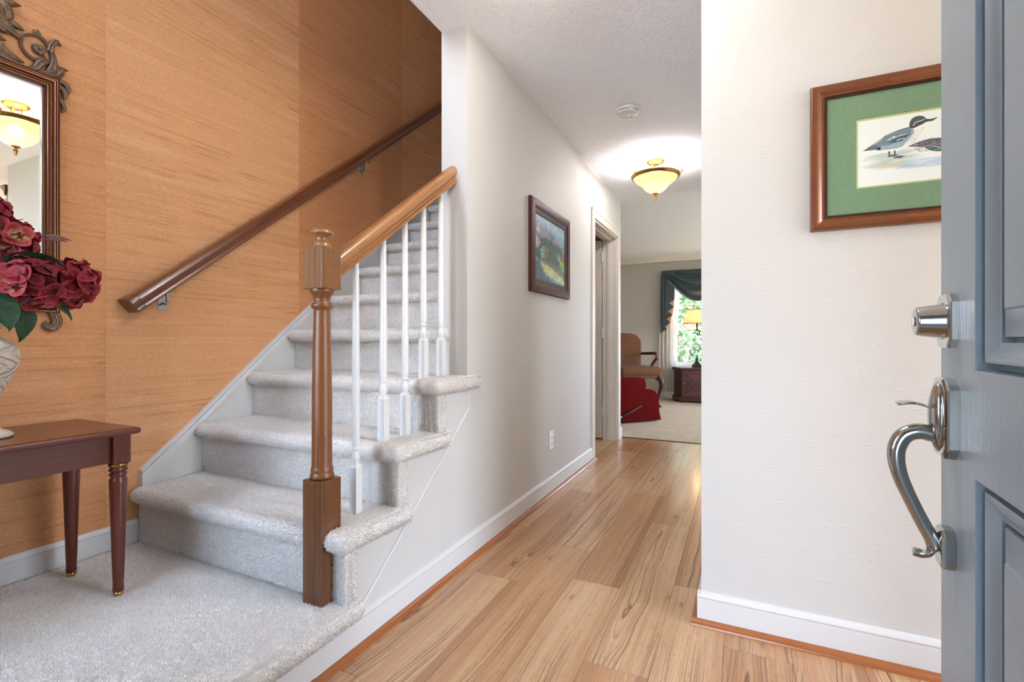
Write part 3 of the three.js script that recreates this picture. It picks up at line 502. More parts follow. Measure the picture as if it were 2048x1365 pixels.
function floretGeo(size, tint, s) {
  const P = [], C = [], I = [];
  for (let k = 0; k < 4; k++) { const q = petalGeo(size, 0.18 + 0.25 * hash(k, 1, s), tint, s + k), a = k * Math.PI / 2 + (hash(k, 2, s) - 0.5) * 0.25, o = P.length / 3, y0 = (k % 2) * 0.0008; for (let i = 0; i < q.pos.length; i += 3) { const x = q.pos[i], y = q.pos[i + 1], z = q.pos[i + 2]; P.push(x * Math.cos(a) + z * Math.sin(a), y + y0, -x * Math.sin(a) + z * Math.cos(a)); } C.push(...q.col); I.push(...q.idx.map((t) => t + o)); }
  const o = P.length / 3; P.push(0, 0.005, 0, 0.003, 0.001, 0, -0.0015, 0.001, 0.0026, -0.0015, 0.001, -0.0026); for (let k = 0; k < 4; k++) C.push(...tint.core); I.push(o, o + 1, o + 3, o, o + 3, o + 2, o, o + 2, o + 1);
  const g = new THREE.BufferGeometry(); g.setAttribute('position', new THREE.Float32BufferAttribute(P, 3)); g.setAttribute('color', new THREE.Float32BufferAttribute(C, 3)); g.setIndex(I); g.computeVertexNormals(); return g;
}
const lin = (h) => { const c = new THREE.Color(h); return [c.r, c.g, c.b]; };
const petalMat = phy({ vertexColors: true, roughness: 0.7, side: THREE.DoubleSide, sheen: 0.3, sheenColor: 0xff8090 });
const tints = [{ a: lin(0x7c0d18), b: lin(0xb03a46), core: lin(0x430811), reach: 2.6 }, { a: lin(0x690a14), b: lin(0x902430), core: lin(0x4b0d16), reach: 2.4 }, { a: lin(0x8c141a), b: lin(0xb84848), core: lin(0xb9c47c), reach: 1.75 }, { a: lin(0x520a14), b: lin(0x701a2a), core: lin(0x3d0810), reach: 2.2 }];
const florets = []; for (let k = 0; k < 8; k++) florets.push(floretGeo(k % 2 ? 0.03 : 0.034, tints[[0, 1, 2, 3, 0, 1, 2, 0][k]], 400 + k * 13));
const leafT = tex(128, 256, (u, v) => { const x = Math.abs(u - 0.5), vein = Math.abs(((v * 7 - x * 5) % 1 + 1) % 1 - 0.5), mid = sst(0.03, 0.0, x); let c = lerp3(rgb(0x14331c), rgb(0x2c5a2c), vn(u * 8, v * 14, 31) * 0.8); c = lerp3(c, rgb(0x3f6b38), sst(0.08, 0.0, vein) * 0.5 + mid * 0.7); return c; });
const leafB = tex(128, 256, (u, v) => { const x = Math.abs(u - 0.5), vein = Math.abs(((v * 7 - x * 5) % 1 + 1) % 1 - 0.5); return 0.7 - sst(0.12, 0, vein) * 0.4 - sst(0.04, 0, x) * 0.4; }, false);
const leafMat = phy({ map: leafT, bumpMap: leafB, bumpScale: 0.002, roughness: 0.5, side: THREE.DoubleSide, transmission: 0.12 });
const leafGeo = (l, w, droop) => sheet(10, 16, (u, v) => { const a = (u - 0.5) * 2, wid = w * Math.pow(Math.sin(Math.PI * Math.pow(clamp(v * 0.97 + 0.03), 0.75)), 0.8) * (1 + 0.07 * Math.abs(((v * 13) % 1) - 0.5)); return [a * wid, 0.12 * l * Math.sin(v * 2.4) - droop * v * v * l + Math.abs(a) * w * 0.25, v * l]; });
const leaves = [leafGeo(0.12, 0.036, 0.25), leafGeo(0.1, 0.03, 0.5), leafGeo(0.13, 0.04, 0.1)];
const stemMat = std({ color: 0x3d5a2a, roughness: 0.7 });
const aim = (o, dir, roll = 0) => { o.quaternion.setFromUnitVectors(V(0, 1, 0), V(...dir).normalize()); o.rotateY(roll); };
function hydrangea(label, head, r, from, lv, n, face) {
  const g = thing('hydrangea', label, 'flower', from, 0, undefined), F = V(...from), H = V(...head).sub(F);
  mesh('stem', tube([[0, 0, 0], [H.x * 0.25, H.y * 0.65, H.z * 0.25], [H.x * 0.8, H.y * 1.02, H.z * 0.8], [H.x, H.y, H.z]], 0.0035, 8, 20), stemMat, g);
  const A = V(...face).normalize();
  for (let k = 0, i = 0; k < n * 2 && i < n; k++) {
    const y = 1 - 2 * (k + 0.5) / (n * 1.75), ph = k * 2.39996, q = Math.sqrt(Math.max(0, 1 - y * y)), d = V(Math.cos(ph) * q, Math.max(-1, y), Math.sin(ph) * q); d.applyQuaternion(new THREE.Quaternion().setFromUnitVectors(V(0, 1, 0), A)); if (y < -0.85) break; i++;
    const f = mesh('floret', florets[Math.floor(rnd() * 8)], petalMat, g), R0 = r * rr(0.66, 0.82); f.position.copy(H).add(V(d.x * R0, d.y * R0 * 0.9, d.z * R0)); aim(f, [d.x + rr(-0.3, 0.3), d.y + rr(-0.3, 0.3), d.z + rr(-0.3, 0.3)], rr(0, 1.6)); f.scale.setScalar(rr(0.85, 1.15) * r / 0.078);
  }
  mesh('calyx', new THREE.IcosahedronGeometry(r * 0.6, 1).translate(H.x, H.y, H.z), std({ color: 0x52663a, roughness: 0.9 }), g);
  for (const [x, y, z, dx, dy, dz, k, roll] of lv) { const l = mesh('leaf', leaves[k], leafMat, g); l.position.set(x - F.x, y - F.y, z - F.z); const q = V(dx, dy, dz).normalize(), side = V(0, 1, 0).cross(q).normalize(), u = q.clone().cross(side); l.quaternion.setFromRotationMatrix(new THREE.Matrix4().makeBasis(side, u, q)); l.rotateZ(roll); }
  partNames(g);
}
const mouth = (dx, dz) => [-1.97 + dx, LAND + 0.553 + 0.3, -0.585 + dz];
hydrangea('burgundy hydrangea head hanging furthest right, below the mirror frame', [-1.95, 1.18, -0.775], 0.092, mouth(0.02, -0.03), [[-1.99, 1.2, -0.7, -0.1, -0.15, -0.9, 1, 0.3], [-1.93, 1.13, -0.7, 0.2, -0.3, -0.8, 1, -0.4]], 34, [0.8, 0.2, -0.35]);
hydrangea('burgundy hydrangea head with yellow-green centres, above the long hanging leaf', [-1.885, 1.165, -0.675], 0.084, mouth(0.03, -0.01), [[-1.9, 1.1, -0.655, 0.25, -1, -0.12, 1, 0.2], [-1.88, 1.13, -0.585, 0.4, -0.6, -0.1, 2, 0.1], [-1.9, 1.12, -0.6, 0.3, -0.9, 0.25, 0, -0.3]], 30, [0.9, 0.15, -0.05]);
hydrangea('burgundy hydrangea head second from the top, in front of the mirror glass', [-1.96, 1.295, -0.645], 0.08, mouth(0, -0.02), [[-1.93, 1.225, -0.63, 0.3, 0.05, -0.85, 2, -0.3], [-1.97, 1.21, -0.7, 0.15, 0.0, -0.9, 0, 0.4]], 28, [0.85, 0.3, -0.1]);
hydrangea('burgundy hydrangea head topmost in the vase, cut by the photo edge', [-1.98, 1.375, -0.6], 0.07, mouth(-0.01, 0), [], 24, [0.8, 0.4, -0.15]);
{
  const g = thing('bud_sprig', 'dry pinkish bud on a thin stem in front of the mirror', 'flower', mouth(0.0, -0.01)), F = g.position;
  const e = [-1.96 - F.x, 1.322 - F.y, -0.735 - F.z];
  mesh('stem', tube([[0, 0, 0], [0.01, 0.25, -0.04], [e[0], e[1], e[2] + 0.02], [e[0], e[1], e[2] - 0.01]], 0.0016, 6, 20), iron, g);
  for (const [s, y] of [[1, 0], [0.85, -0.006], [0.8, 0.004]]) mesh('bud_scale', sheet(6, 10, (u, v) => { const w = 0.011 * Math.sin(Math.PI * Math.pow(v, 0.7)) * s; return [e[0] + (u - 0.5) * w * 1.2, e[1] + y + (u - 0.5) * w + 0.004 * Math.sin(v * 3), e[2] - v * 0.07 * s]; }, 0.0008), std({ color: 0xa98480, roughness: 0.8, side: THREE.DoubleSide }), g);
  mesh('tendril', tube([[e[0], e[1], e[2]], [e[0], e[1] + 0.012, e[2] - 0.004], [e[0], e[1] + 0.02, e[2] - 0.012]], 0.0008, 5, 8), iron, g);
  partNames(g);
}

// ------------------------------------------------------------------ wall mirror with a carved crest
{
  const zc = -0.56, g = thing('wall_mirror', 'tall mirror in a moulded brown frame with carved scrolling leaf crest', 'mirror', [XL, 0, zc]);
  const hw = 0.33, y0 = 1.1, y1 = 1.957;
  const onWall = (geo) => { geo.rotateY(Math.PI / 2); return geo; };          // local x -> -z, local z -> +x
  mesh('frame', onWall(rings(-hw, y0, hw, y1, [[0, 0], [0, 0.02], [0.0015, 0.0225], [0.004, 0.023], [0.005, 0.0185], [0.0075, 0.018], [0.0115, 0.022], [0.0145, 0.029], [0.0175, 0.032], [0.0205, 0.0315], [0.0235, 0.0275], [0.025, 0.0225], [0.0262, 0.0222], [0.0275, 0.025], [0.03, 0.026], [0.0322, 0.0245], [0.033, 0.0205], [0.0342, 0.0202], [0.0355, 0.0225], [0.038, 0.0225], [0.039, 0.0185], [0.04, 0.018], [0.0415, 0.0195], [0.0435, 0.017], [0.044, 0.008]])), mirrorWood, g);
  mesh('glass', onWall(rings(-hw + 0.04, y0 + 0.04, hw - 0.04, y1 - 0.04, [[0, 0.009], [0.016, 0.0112]], true)), mirrorGlass, g);
  mesh('backboard', onWall(new THREE.BoxGeometry(hw * 2 - 0.02, y1 - y0 - 0.02, 0.006).translate(0, (y0 + y1) / 2, 0.004)), darkWood, g);
  // carved pieces lie in the plane of the wall: a = distance from the axis, b = height
  const ribbon = (pts, ws, h0 = 0.012, groove = 0.5, n = 36) => {
    const c = new THREE.CatmullRomCurve3(pts.map((p) => V(p[0], p[1], 0)), false, 'centripetal'), S = 8, pos = [], idx = [], prof = [[-1, 0], [-0.95, 0.55], [-0.6, 0.95], [-0.3, 0.95 - groove * 0.4], [0, 1 - groove], [0.3, 0.95 - groove * 0.4], [0.6, 0.95], [0.95, 0.55], [1, 0]];
    for (let i = 0; i <= n; i++) { const t = i / n, p = c.getPoint(t), d = c.getTangent(t), x = t * (ws.length - 1), k = Math.min(ws.length - 2, Math.floor(x)), w = mixv(ws[k], ws[k + 1], x - k); for (const [a, b] of prof) pos.push(p.x - d.y * a * w, p.y + d.x * a * w, 0.006 + b * (h0 * 0.45 + Math.min(w, h0) * 0.8)); }
    for (let i = 0; i < n; i++) for (let k = 0; k < S; k++) { const a = i * 9 + k, b = a + 9; idx.push(a, b, a + 1, b, b + 1, a + 1); }
    const q = new THREE.BufferGeometry(); q.setAttribute('position', new THREE.Float32BufferAttribute(pos, 3)); q.setIndex(idx); q.computeVertexNormals(); return q;
  };
  const Y = 1.957, pieces = [
    ['scroll', [[[0.226, Y + 0.095], [0.238, Y + 0.115], [0.257, Y + 0.126], [0.276, Y + 0.13], [0.295, Y + 0.119], [0.308, Y + 0.097], [0.315, Y + 0.073], [0.315, Y + 0.048], [0.306, Y + 0.014]], [0.004, 0.005, 0.005, 0.006, 0.006, 0.007, 0.009, 0.012, 0.016]],
      [[[0.228, Y + 0.1], [0.229, Y + 0.071], [0.241, Y + 0.052], [0.257, Y + 0.043], [0.276, Y + 0.047], [0.288, Y + 0.06], [0.289, Y + 0.07]], [0.006, 0.005, 0.0055, 0.006, 0.007, 0.006, 0.002]],
      [[[0.305, Y + 0.055], [0.29, Y + 0.048], [0.276, Y + 0.032], [0.264, Y + 0.01], [0.24, Y + 0.004]], [0.007, 0.012, 0.013, 0.011, 0.003]]],
    ['leaf', [[[0.304, Y + 0.09], [0.312, Y + 0.122], [0.324, Y + 0.138], [0.338, Y + 0.129]], [0.011, 0.009, 0.009, 0.001]]],
    ['leaf', [[[0.285, Y + 0.006], [0.315, Y + 0.016], [0.336, Y + 0.042], [0.358, Y + 0.049]], [0.008, 0.014, 0.011, 0.001]], [[[0.27, Y + 0.004], [0.31, Y + 0.003], [0.332, Y + 0.014], [0.349, Y + 0.036]], [0.008, 0.01, 0.008, 0.001]]],
    ['bud', [[[0.271, Y + 0.128], [0.27, Y + 0.138], [0.267, Y + 0.149]], [0.006, 0.01, 0.006]]],
    ['acanthus', [[[0.06, Y + 0.19], [0.12, Y + 0.17], [0.168, Y + 0.133], [0.194, Y + 0.114], [0.228, Y + 0.093]], [0.014, 0.02, 0.02, 0.016, 0.005]], [[[0.16, Y + 0.145], [0.195, Y + 0.138], [0.218, Y + 0.133], [0.236, Y + 0.128]], [0.008, 0.012, 0.009, 0.001]], [[[0.12, Y + 0.15], [0.16, Y + 0.112], [0.185, Y + 0.1], [0.205, Y + 0.098]], [0.008, 0.013, 0.01, 0.001]]],
    ['acanthus', [[[0.08, Y + 0.01], [0.14, Y + 0.075], [0.172, Y + 0.04], [0.2, Y + 0.024], [0.236, Y + 0.016]], [0.014, 0.02, 0.016, 0.013, 0.001]], [[[0.12, Y + 0.06], [0.155, Y + 0.085], [0.172, Y + 0.07], [0.19, Y + 0.068]], [0.008, 0.012, 0.008, 0.001]], [[[0.1, Y + 0.006], [0.16, Y + 0.014], [0.2, Y + 0.008], [0.24, Y + 0.004]], [0.01, 0.012, 0.009, 0.002]]],
    ['crest', [[[0, Y + 0.02], [0, Y + 0.1], [0, Y + 0.2], [0, Y + 0.3]], [0.03, 0.04, 0.05, 0.002]], [[[0.12, Y + 0.2], [0.17, Y + 0.215], [0.2, Y + 0.204], [0.228, Y + 0.209]], [0.014, 0.018, 0.013, 0.001]], [[[0.08, Y + 0.2], [0.15, Y + 0.195], [0.182, Y + 0.178], [0.188, Y + 0.15], [0.165, Y + 0.14]], [0.02, 0.03, 0.024, 0.018, 0.01]], [[[0.02, Y + 0.16], [0.06, Y + 0.22], [0.12, Y + 0.2]], [0.02, 0.03, 0.02]]],
    ['ear', [[[0.32, Y - 0.006], [0.346, Y - 0.004], [0.358, Y - 0.02], [0.3575, Y - 0.044]], [0.006, 0.01, 0.009, 0.001]], [[[0.325, Y - 0.022], [0.342, Y - 0.03], [0.349, Y - 0.05], [0.342, Y - 0.072]], [0.008, 0.01, 0.008, 0.001]], [[[0.326, Y - 0.06], [0.34, Y - 0.08], [0.3465, Y - 0.1], [0.337, Y - 0.116]], [0.007, 0.008, 0.007, 0.003]]],
    ['foot_scroll', [[[0.3, y0 + 0.02], [0.32, y0 - 0.01], [0.325, y0 - 0.035], [0.31, y0 - 0.055], [0.292, y0 - 0.045], [0.296, y0 - 0.03]], [0.012, 0.016, 0.016, 0.014, 0.01, 0.004]]],
  ];
  for (const side of [1, -1]) for (const [n, ...rs] of pieces) {
    if (n === 'crest' && side < 0) rs.shift();
    const m = mesh(n, rs.map(([p, w]) => { const q = ribbon(p, w); if (side < 0) { q.scale(-1, 1, 1); const ix = q.index.array; for (let i = 0; i < ix.length; i += 3) [ix[i], ix[i + 1]] = [ix[i + 1], ix[i]]; q.computeVertexNormals(); } return onWall(q); }), carved, g);
    if (n === 'scroll') { const ro = []; for (let k = 0; k < 5; k++) { const a = k * 1.2566; const s = new THREE.SphereGeometry(0.009, 12, 8); s.scale(1, 1, 0.5); s.translate(side * 0.275 + Math.cos(a) * 0.01, Y + 0.084 + Math.sin(a) * 0.01, 0.014); ro.push(onWall(s)); } const c = new THREE.SphereGeometry(0.0055, 12, 8); c.translate(side * 0.275, Y + 0.084, 0.02); ro.push(onWall(c)); const b = new THREE.CylinderGeometry(0.016, 0.019, 0.01, 24); b.rotateX(Math.PI / 2); b.translate(side * 0.275, Y + 0.084, 0.009); ro.push(onWall(b)); mesh('rosette', ro, carved, m); }
  }
  partNames(g);
}

// ------------------------------------------------------------------ framed duck print
{
  const g = thing('framed_print', 'duck print with wide green mat in a brown wooden frame, beside the grey door', 'picture', [0.447, 1.5815, ZR]);
  const w = 0.248, h = 0.232;
  mesh('frame', rings(-w, -h, w, h, [[0, 0], [0, 0.012], [0.003, 0.02], [0.01, 0.024], [0.018, 0.023], [0.026, 0.018], [0.033, 0.0135], [0.036, 0.0135], [0.037, 0.016], [0.0385, 0.016], [0.0395, 0.0125], [0.0395, 0.004]]), goldWood, g);
  const beads = []; for (let k = 0; k < 4; k++) { const n = k % 2 ? 84 : 90, L = k % 2 ? h - 0.0415 : w - 0.0415; for (let i = 0; i < n; i++) { const b = new THREE.SphereGeometry(0.0021, 6, 4), t = mixv(-L, L, (i + 0.5) / n); k % 2 ? b.translate((k === 1 ? 1 : -1) * (w - 0.0415), t, 0.0125) : b.translate(t, (k ? 1 : -1) * (h - 0.0415), 0.0125); beads.push(b); } }
  mesh('bead_row', beads, darkWood, g).userData.kind = 'stuff';
  mesh('sight_edge', rings(-w + 0.039, -h + 0.039, w - 0.039, h - 0.039, [[0, 0.0125], [0.005, 0.0105], [0.008, 0.0105], [0.008, 0.006]]), darkWood, g);
  const matT = tex(256, 256, (u, v) => { const n = vn(u * 60, v * 60, 3, 60, 60) * 0.03; return [0.42 + n, 0.535 + n, 0.41 + n]; });
  mesh('mat', rings(-w + 0.042, -h + 0.042, w - 0.042, h - 0.042, [[0, 0.0068], [0.081, 0.0068], [0.0825, 0.0053]]), std({ map: rep(matT, 0.3, 0.3), roughness: 0.8 }), g);
  const iw = 0.125, ih = 0.109;
  mesh('inner_mat', rings(-iw, -ih, iw, ih, [[0, 0.0052], [0.0045, 0.0052], [0.0065, 0.0032]]), std({ color: 0xb4c07e, roughness: 0.8 }), g);
  const c = document.createElement('canvas'); c.width = 1024; c.height = 886; const x = c.getContext('2d');
  x.fillStyle = '#e0e5df'; x.fillRect(0, 0, 1024, 886);
  const blob = (pts, fill, stroke, lw = 4) => { x.beginPath(); x.moveTo(pts[0], pts[1]); for (let i = 2; i < pts.length; i += 4) i + 3 < pts.length ? x.quadraticCurveTo(pts[i], pts[i + 1], pts[i + 2], pts[i + 3]) : x.lineTo(pts[i], pts[i + 1]); x.closePath(); if (fill) { x.fillStyle = fill; x.fill(); } if (stroke) { x.strokeStyle = stroke; x.lineWidth = lw; x.stroke(); } };
  const wash = (n, X0, Y0, W, H, cols, tilt) => { for (let i = 0; i < n; i++) { x.globalAlpha = 0.1 + 0.14 * rnd(); x.fillStyle = cols[Math.floor(rnd() * cols.length)]; x.beginPath(); x.ellipse(X0 + W * rnd(), Y0 + H * rnd(), 60 + 110 * rnd(), 6 + 14 * rnd(), tilt + 0.1 * (rnd() - 0.5), 0, 7); x.fill(); } x.globalAlpha = 1; };
  wash(90, 160, 470, 420, 150, ['#a9bdb0', '#b8c6b2', '#9db4ae'], -0.12); wash(50, 150, 610, 380, 70, ['#d7c7a2', '#cdbfa0', '#9fb0a0'], 0.0); wash(60, 470, 600, 480, 110, ['#9db9d3', '#b4cbdd', '#8aa8c6'], -0.05);
  x.strokeStyle = '#9ab08e'; for (let i = 0; i < 24; i++) { x.lineWidth = 2; x.globalAlpha = 0.6; x.beginPath(); const bx = 610 + i * 6; x.moveTo(bx, 470); x.quadraticCurveTo(bx + 4, 400, bx + (i - 12) * 5, 330 + 50 * rnd()); x.stroke(); } x.globalAlpha = 1;
  // standing duck
  blob([60, 405, 130, 360, 210, 330, 300, 250, 420, 205, 540, 175, 600, 185, 690, 170, 700, 235, 700, 300, 610, 350, 520, 420, 400, 432, 280, 436, 220, 415, 150, 412, 60, 405], '#93a7b2');
  blob([590, 190, 690, 160, 702, 235, 705, 300, 610, 352, 560, 400, 470, 425, 560, 320, 600, 250], '#e6e4da');
  for (let i = 0; i < 420; i++) { const t = rnd(), px = 520 + 180 * rnd(), py = 200 + 220 * rnd(); if (px + (py - 200) * 0.75 > 620 && px + (py - 200) * 0.62 < 715) { x.fillStyle = t > 0.4 ? '#565a60' : '#8b8f92'; x.fillRect(px, py, 3, 3); } }
  blob([105, 370, 220, 330, 300, 250, 420, 205, 540, 178, 590, 190, 560, 280, 450, 340, 340, 372, 240, 372, 105, 370], '#6f828c'); blob([330, 345, 420, 280, 545, 262, 520, 330, 450, 345, 420, 352, 330, 345], '#3f5a5c');
  x.strokeStyle = '#e9ece6'; x.lineWidth = 9; for (const [a, b, c2, d2] of [[320, 310, 400, 265], [380, 290, 520, 262], [420, 330, 510, 318]]) { x.beginPath(); x.moveTo(a, b); x.quadraticCurveTo((a + c2) / 2, b - 26, c2, d2); x.stroke(); }
  x.strokeStyle = '#4a5a66'; x.lineWidth = 3; for (let i = 0; i < 60; i++) { const px = 240 + 330 * rnd(), py = 250 + 120 * rnd(); x.globalAlpha = 0.35; x.beginPath(); x.moveTo(px, py); x.lineTo(px + 44, py - 18); x.stroke(); } x.globalAlpha = 1;
  x.strokeStyle = '#2e3a40'; x.lineWidth = 7; x.beginPath(); x.moveTo(60, 405); x.quadraticCurveTo(170, 340, 300, 245); x.quadraticCurveTo(420, 190, 560, 178); x.stroke();
  blob([55, 405, 130, 360, 215, 352, 220, 385, 190, 402, 120, 412, 55, 405], '#5c6a70', '#39444a', 3); blob([190, 410, 240, 365, 250, 380, 235, 420, 262, 428, 220, 425, 190, 410], '#22282c');
  blob([555, 185, 540, 60, 640, 52, 700, 55, 720, 105, 770, 125, 830, 104, 832, 112, 780, 140, 712, 132, 690, 160, 650, 172, 600, 196, 555, 185], '#4a4442', '#25292b', 5); blob([575, 165, 560, 90, 640, 72, 690, 76, 705, 104, 640, 110, 600, 150, 590, 170, 575, 165], '#3c5a58');
  x.strokeStyle = '#f1f1ea'; x.lineWidth = 7; x.beginPath(); x.moveTo(590, 170); x.quadraticCurveTo(600, 128, 640, 122); x.quadraticCurveTo(690, 118, 706, 96); x.stroke();
  x.fillStyle = '#111'; x.beginPath(); x.arc(676, 96, 6, 0, 7); x.fill();
  x.strokeStyle = x.fillStyle = '#565a5e'; x.lineWidth = 20; for (const px of [338, 398]) { x.beginPath(); x.moveTo(px, 455); x.lineTo(px, 508); x.stroke(); } blob([320, 520, 345, 495, 440, 515, 420, 535, 330, 530, 320, 528, 320, 520], '#565a5e'); blob([380, 545, 410, 520, 500, 540, 540, 538, 480, 552, 470, 575, 430, 560, 390, 560, 380, 545], '#565a5e');
  // swimming duck
  blob([540, 430, 640, 380, 760, 366, 860, 365, 940, 392, 1000, 330, 1024, 420, 1024, 520, 860, 540, 760, 530, 700, 460, 640, 440, 540, 430], '#5b5a62', '#33353a', 4);
  for (let i = 0; i < 700; i++) { const px = 600 + 400 * rnd(), py = 385 + 130 * rnd(); if (py > 378 + Math.abs(px - 800) * 0.12 && py < 545 - Math.max(0, 720 - px) * 0.6) { x.strokeStyle = rnd() > 0.5 ? '#b8adad' : '#2f3036'; x.lineWidth = 3; x.beginPath(); x.arc(px, py, 6, 0.4, 2.4); x.stroke(); } }
  blob([745, 485, 790, 470, 850, 490, 830, 512, 760, 512, 745, 485], '#2f6a68'); x.strokeStyle = '#e8e6e2'; x.lineWidth = 5; x.beginPath(); x.moveTo(790, 462); x.quadraticCurveTo(840, 480, 870, 510); x.stroke();
  blob([935, 380, 900, 250, 985, 228, 1060, 240, 1040, 330, 1000, 420, 935, 380], '#7f9a96', '#384246', 5);
  const t = new THREE.CanvasTexture(c); t.colorSpace = THREE.SRGBColorSpace;
  mesh('print', new THREE.PlaneGeometry(iw * 2 - 0.012, ih * 2 - 0.012).translate(0, 0, 0.0033), std({ map: t, roughness: 0.8 }), g);
  mesh('backing', box(-w + 0.01, w - 0.01, -h + 0.01, h - 0.01, 0.0004, 0.0026), darkWood, g);
}
// ------------------------------------------------------------------ oil painting in the hall
{
  const g = thing('framed_painting', 'small oil landscape in a dark wood frame on the hallway wall', 'picture', [XH, 1.57, -2.945], Math.PI / 2);
  const w = 0.347, h = 0.28;                         // local x -> -z, local z -> +x
  mesh('frame', rings(-w, -h, w, h, [[0, 0], [0, 0.018], [0.004, 0.024], [0.03, 0.03], [0.05, 0.024], [0.054, 0.02]]), frameWood, g);
  const cT = tex(128, 128, (u, v) => { const a = Math.abs(Math.sin(u * 25) * Math.cos(v * 25)); return lerp3(rgb(0x2a1c12), rgb(0x6a4a2c), a * vn(u * 32, v * 32, 4, 32, 32)); });
  mesh('carved_slip', rings(-w + 0.052, -h + 0.052, w - 0.052, h - 0.052, [[0, 0.02], [0.01, 0.017], [0.03, 0.013], [0.034, 0.008]]), std({ map: rep(cT, 0.03, 0.03), roughness: 0.55, bumpMap: rep(cT, 0.03, 0.03), bumpScale: 0.003 }), g);
  const c = document.createElement('canvas'); c.width = 768; c.height = 576; const x = c.getContext('2d'); const poly = (f, ...p) => { x.fillStyle = f; x.beginPath(); x.moveTo(p[0], p[1]); for (let i = 2; i < p.length; i += 2) x.lineTo(p[i], p[i + 1]); x.closePath(); x.fill(); };
  x.fillStyle = '#7fa3b5'; x.fillRect(0, 0, 768, 576); poly('#9db6c0', 0, 0, 768, 40, 768, 110, 300, 60, 0, 30); poly('#8d8696', 0, 20, 60, 30, 170, 110, 260, 80, 360, 120, 520, 130, 640, 170, 768, 220, 768, 330, 0, 330); poly('#5f7290', 300, 110, 420, 95, 520, 140, 420, 170);
  poly('#2f4a36', 0, 150, 140, 190, 260, 170, 420, 180, 600, 190, 768, 260, 768, 420, 0, 380); poly('#b5aeb2', 0, 170, 90, 200, 130, 240, 60, 300, 0, 280); poly('#c9c2bd', 60, 60, 110, 120, 90, 160, 20, 150);
  poly('#245443', 380, 230, 560, 250, 540, 400, 360, 390); poly('#6f8f86', 160, 260, 240, 250, 220, 360, 120, 380); poly('#a3584e', 270, 270, 330, 250, 300, 350, 250, 370); poly('#8d8a80', 560, 260, 650, 270, 640, 350, 560, 340); poly('#7aa93b', 610, 330, 768, 330, 768, 440, 700, 410, 620, 370); poly('#c4586a', 690, 270, 740, 265, 735, 320, 695, 320); poly('#7fc0cc', 130, 300, 180, 290, 170, 360, 120, 370);
  poly('#6a5a58', 90, 390, 360, 370, 768, 440, 768, 560, 500, 470, 120, 430); poly('#b9c37a', 100, 410, 330, 420, 560, 470, 768, 520, 768, 555, 420, 530, 190, 490); poly('#3d5766', 0, 400, 100, 420, 260, 520, 500, 560, 768, 576, 0, 576);
  for (let i = 0; i < 5200; i++) { x.globalAlpha = 0.62; const px = 768 * rnd(), py = 576 * rnd(), d = x.getImageData(clamp(px + rr(-34, 34), 0, 767), clamp(py + rr(-26, 26), 0, 575), 1, 1).data, k = rr(-26, 26); x.strokeStyle = `rgb(${clamp(d[0] + k, 0, 255)},${clamp(d[1] + k, 0, 255)},${clamp(d[2] + k, 0, 255)})`; x.lineWidth = rr(3, 13); x.lineCap = 'round'; x.beginPath(); x.moveTo(px, py); x.lineTo(px + rr(-20, 20), py + rr(-12, 16)); x.stroke(); } x.globalAlpha = 1;
  const t = new THREE.CanvasTexture(c); t.colorSpace = THREE.SRGBColorSpace;
  mesh('canvas', new THREE.PlaneGeometry(2 * w - 0.168, 2 * h - 0.168).translate(0, 0, 0.009), phy({ map: t, roughness: 0.45, bumpMap: t, bumpScale: 0.0015 }), g);
  mesh('backing', box(-w + 0.01, w - 0.01, -h + 0.01, h - 0.01, 0.0004, 0.007), darkWood, g);
}

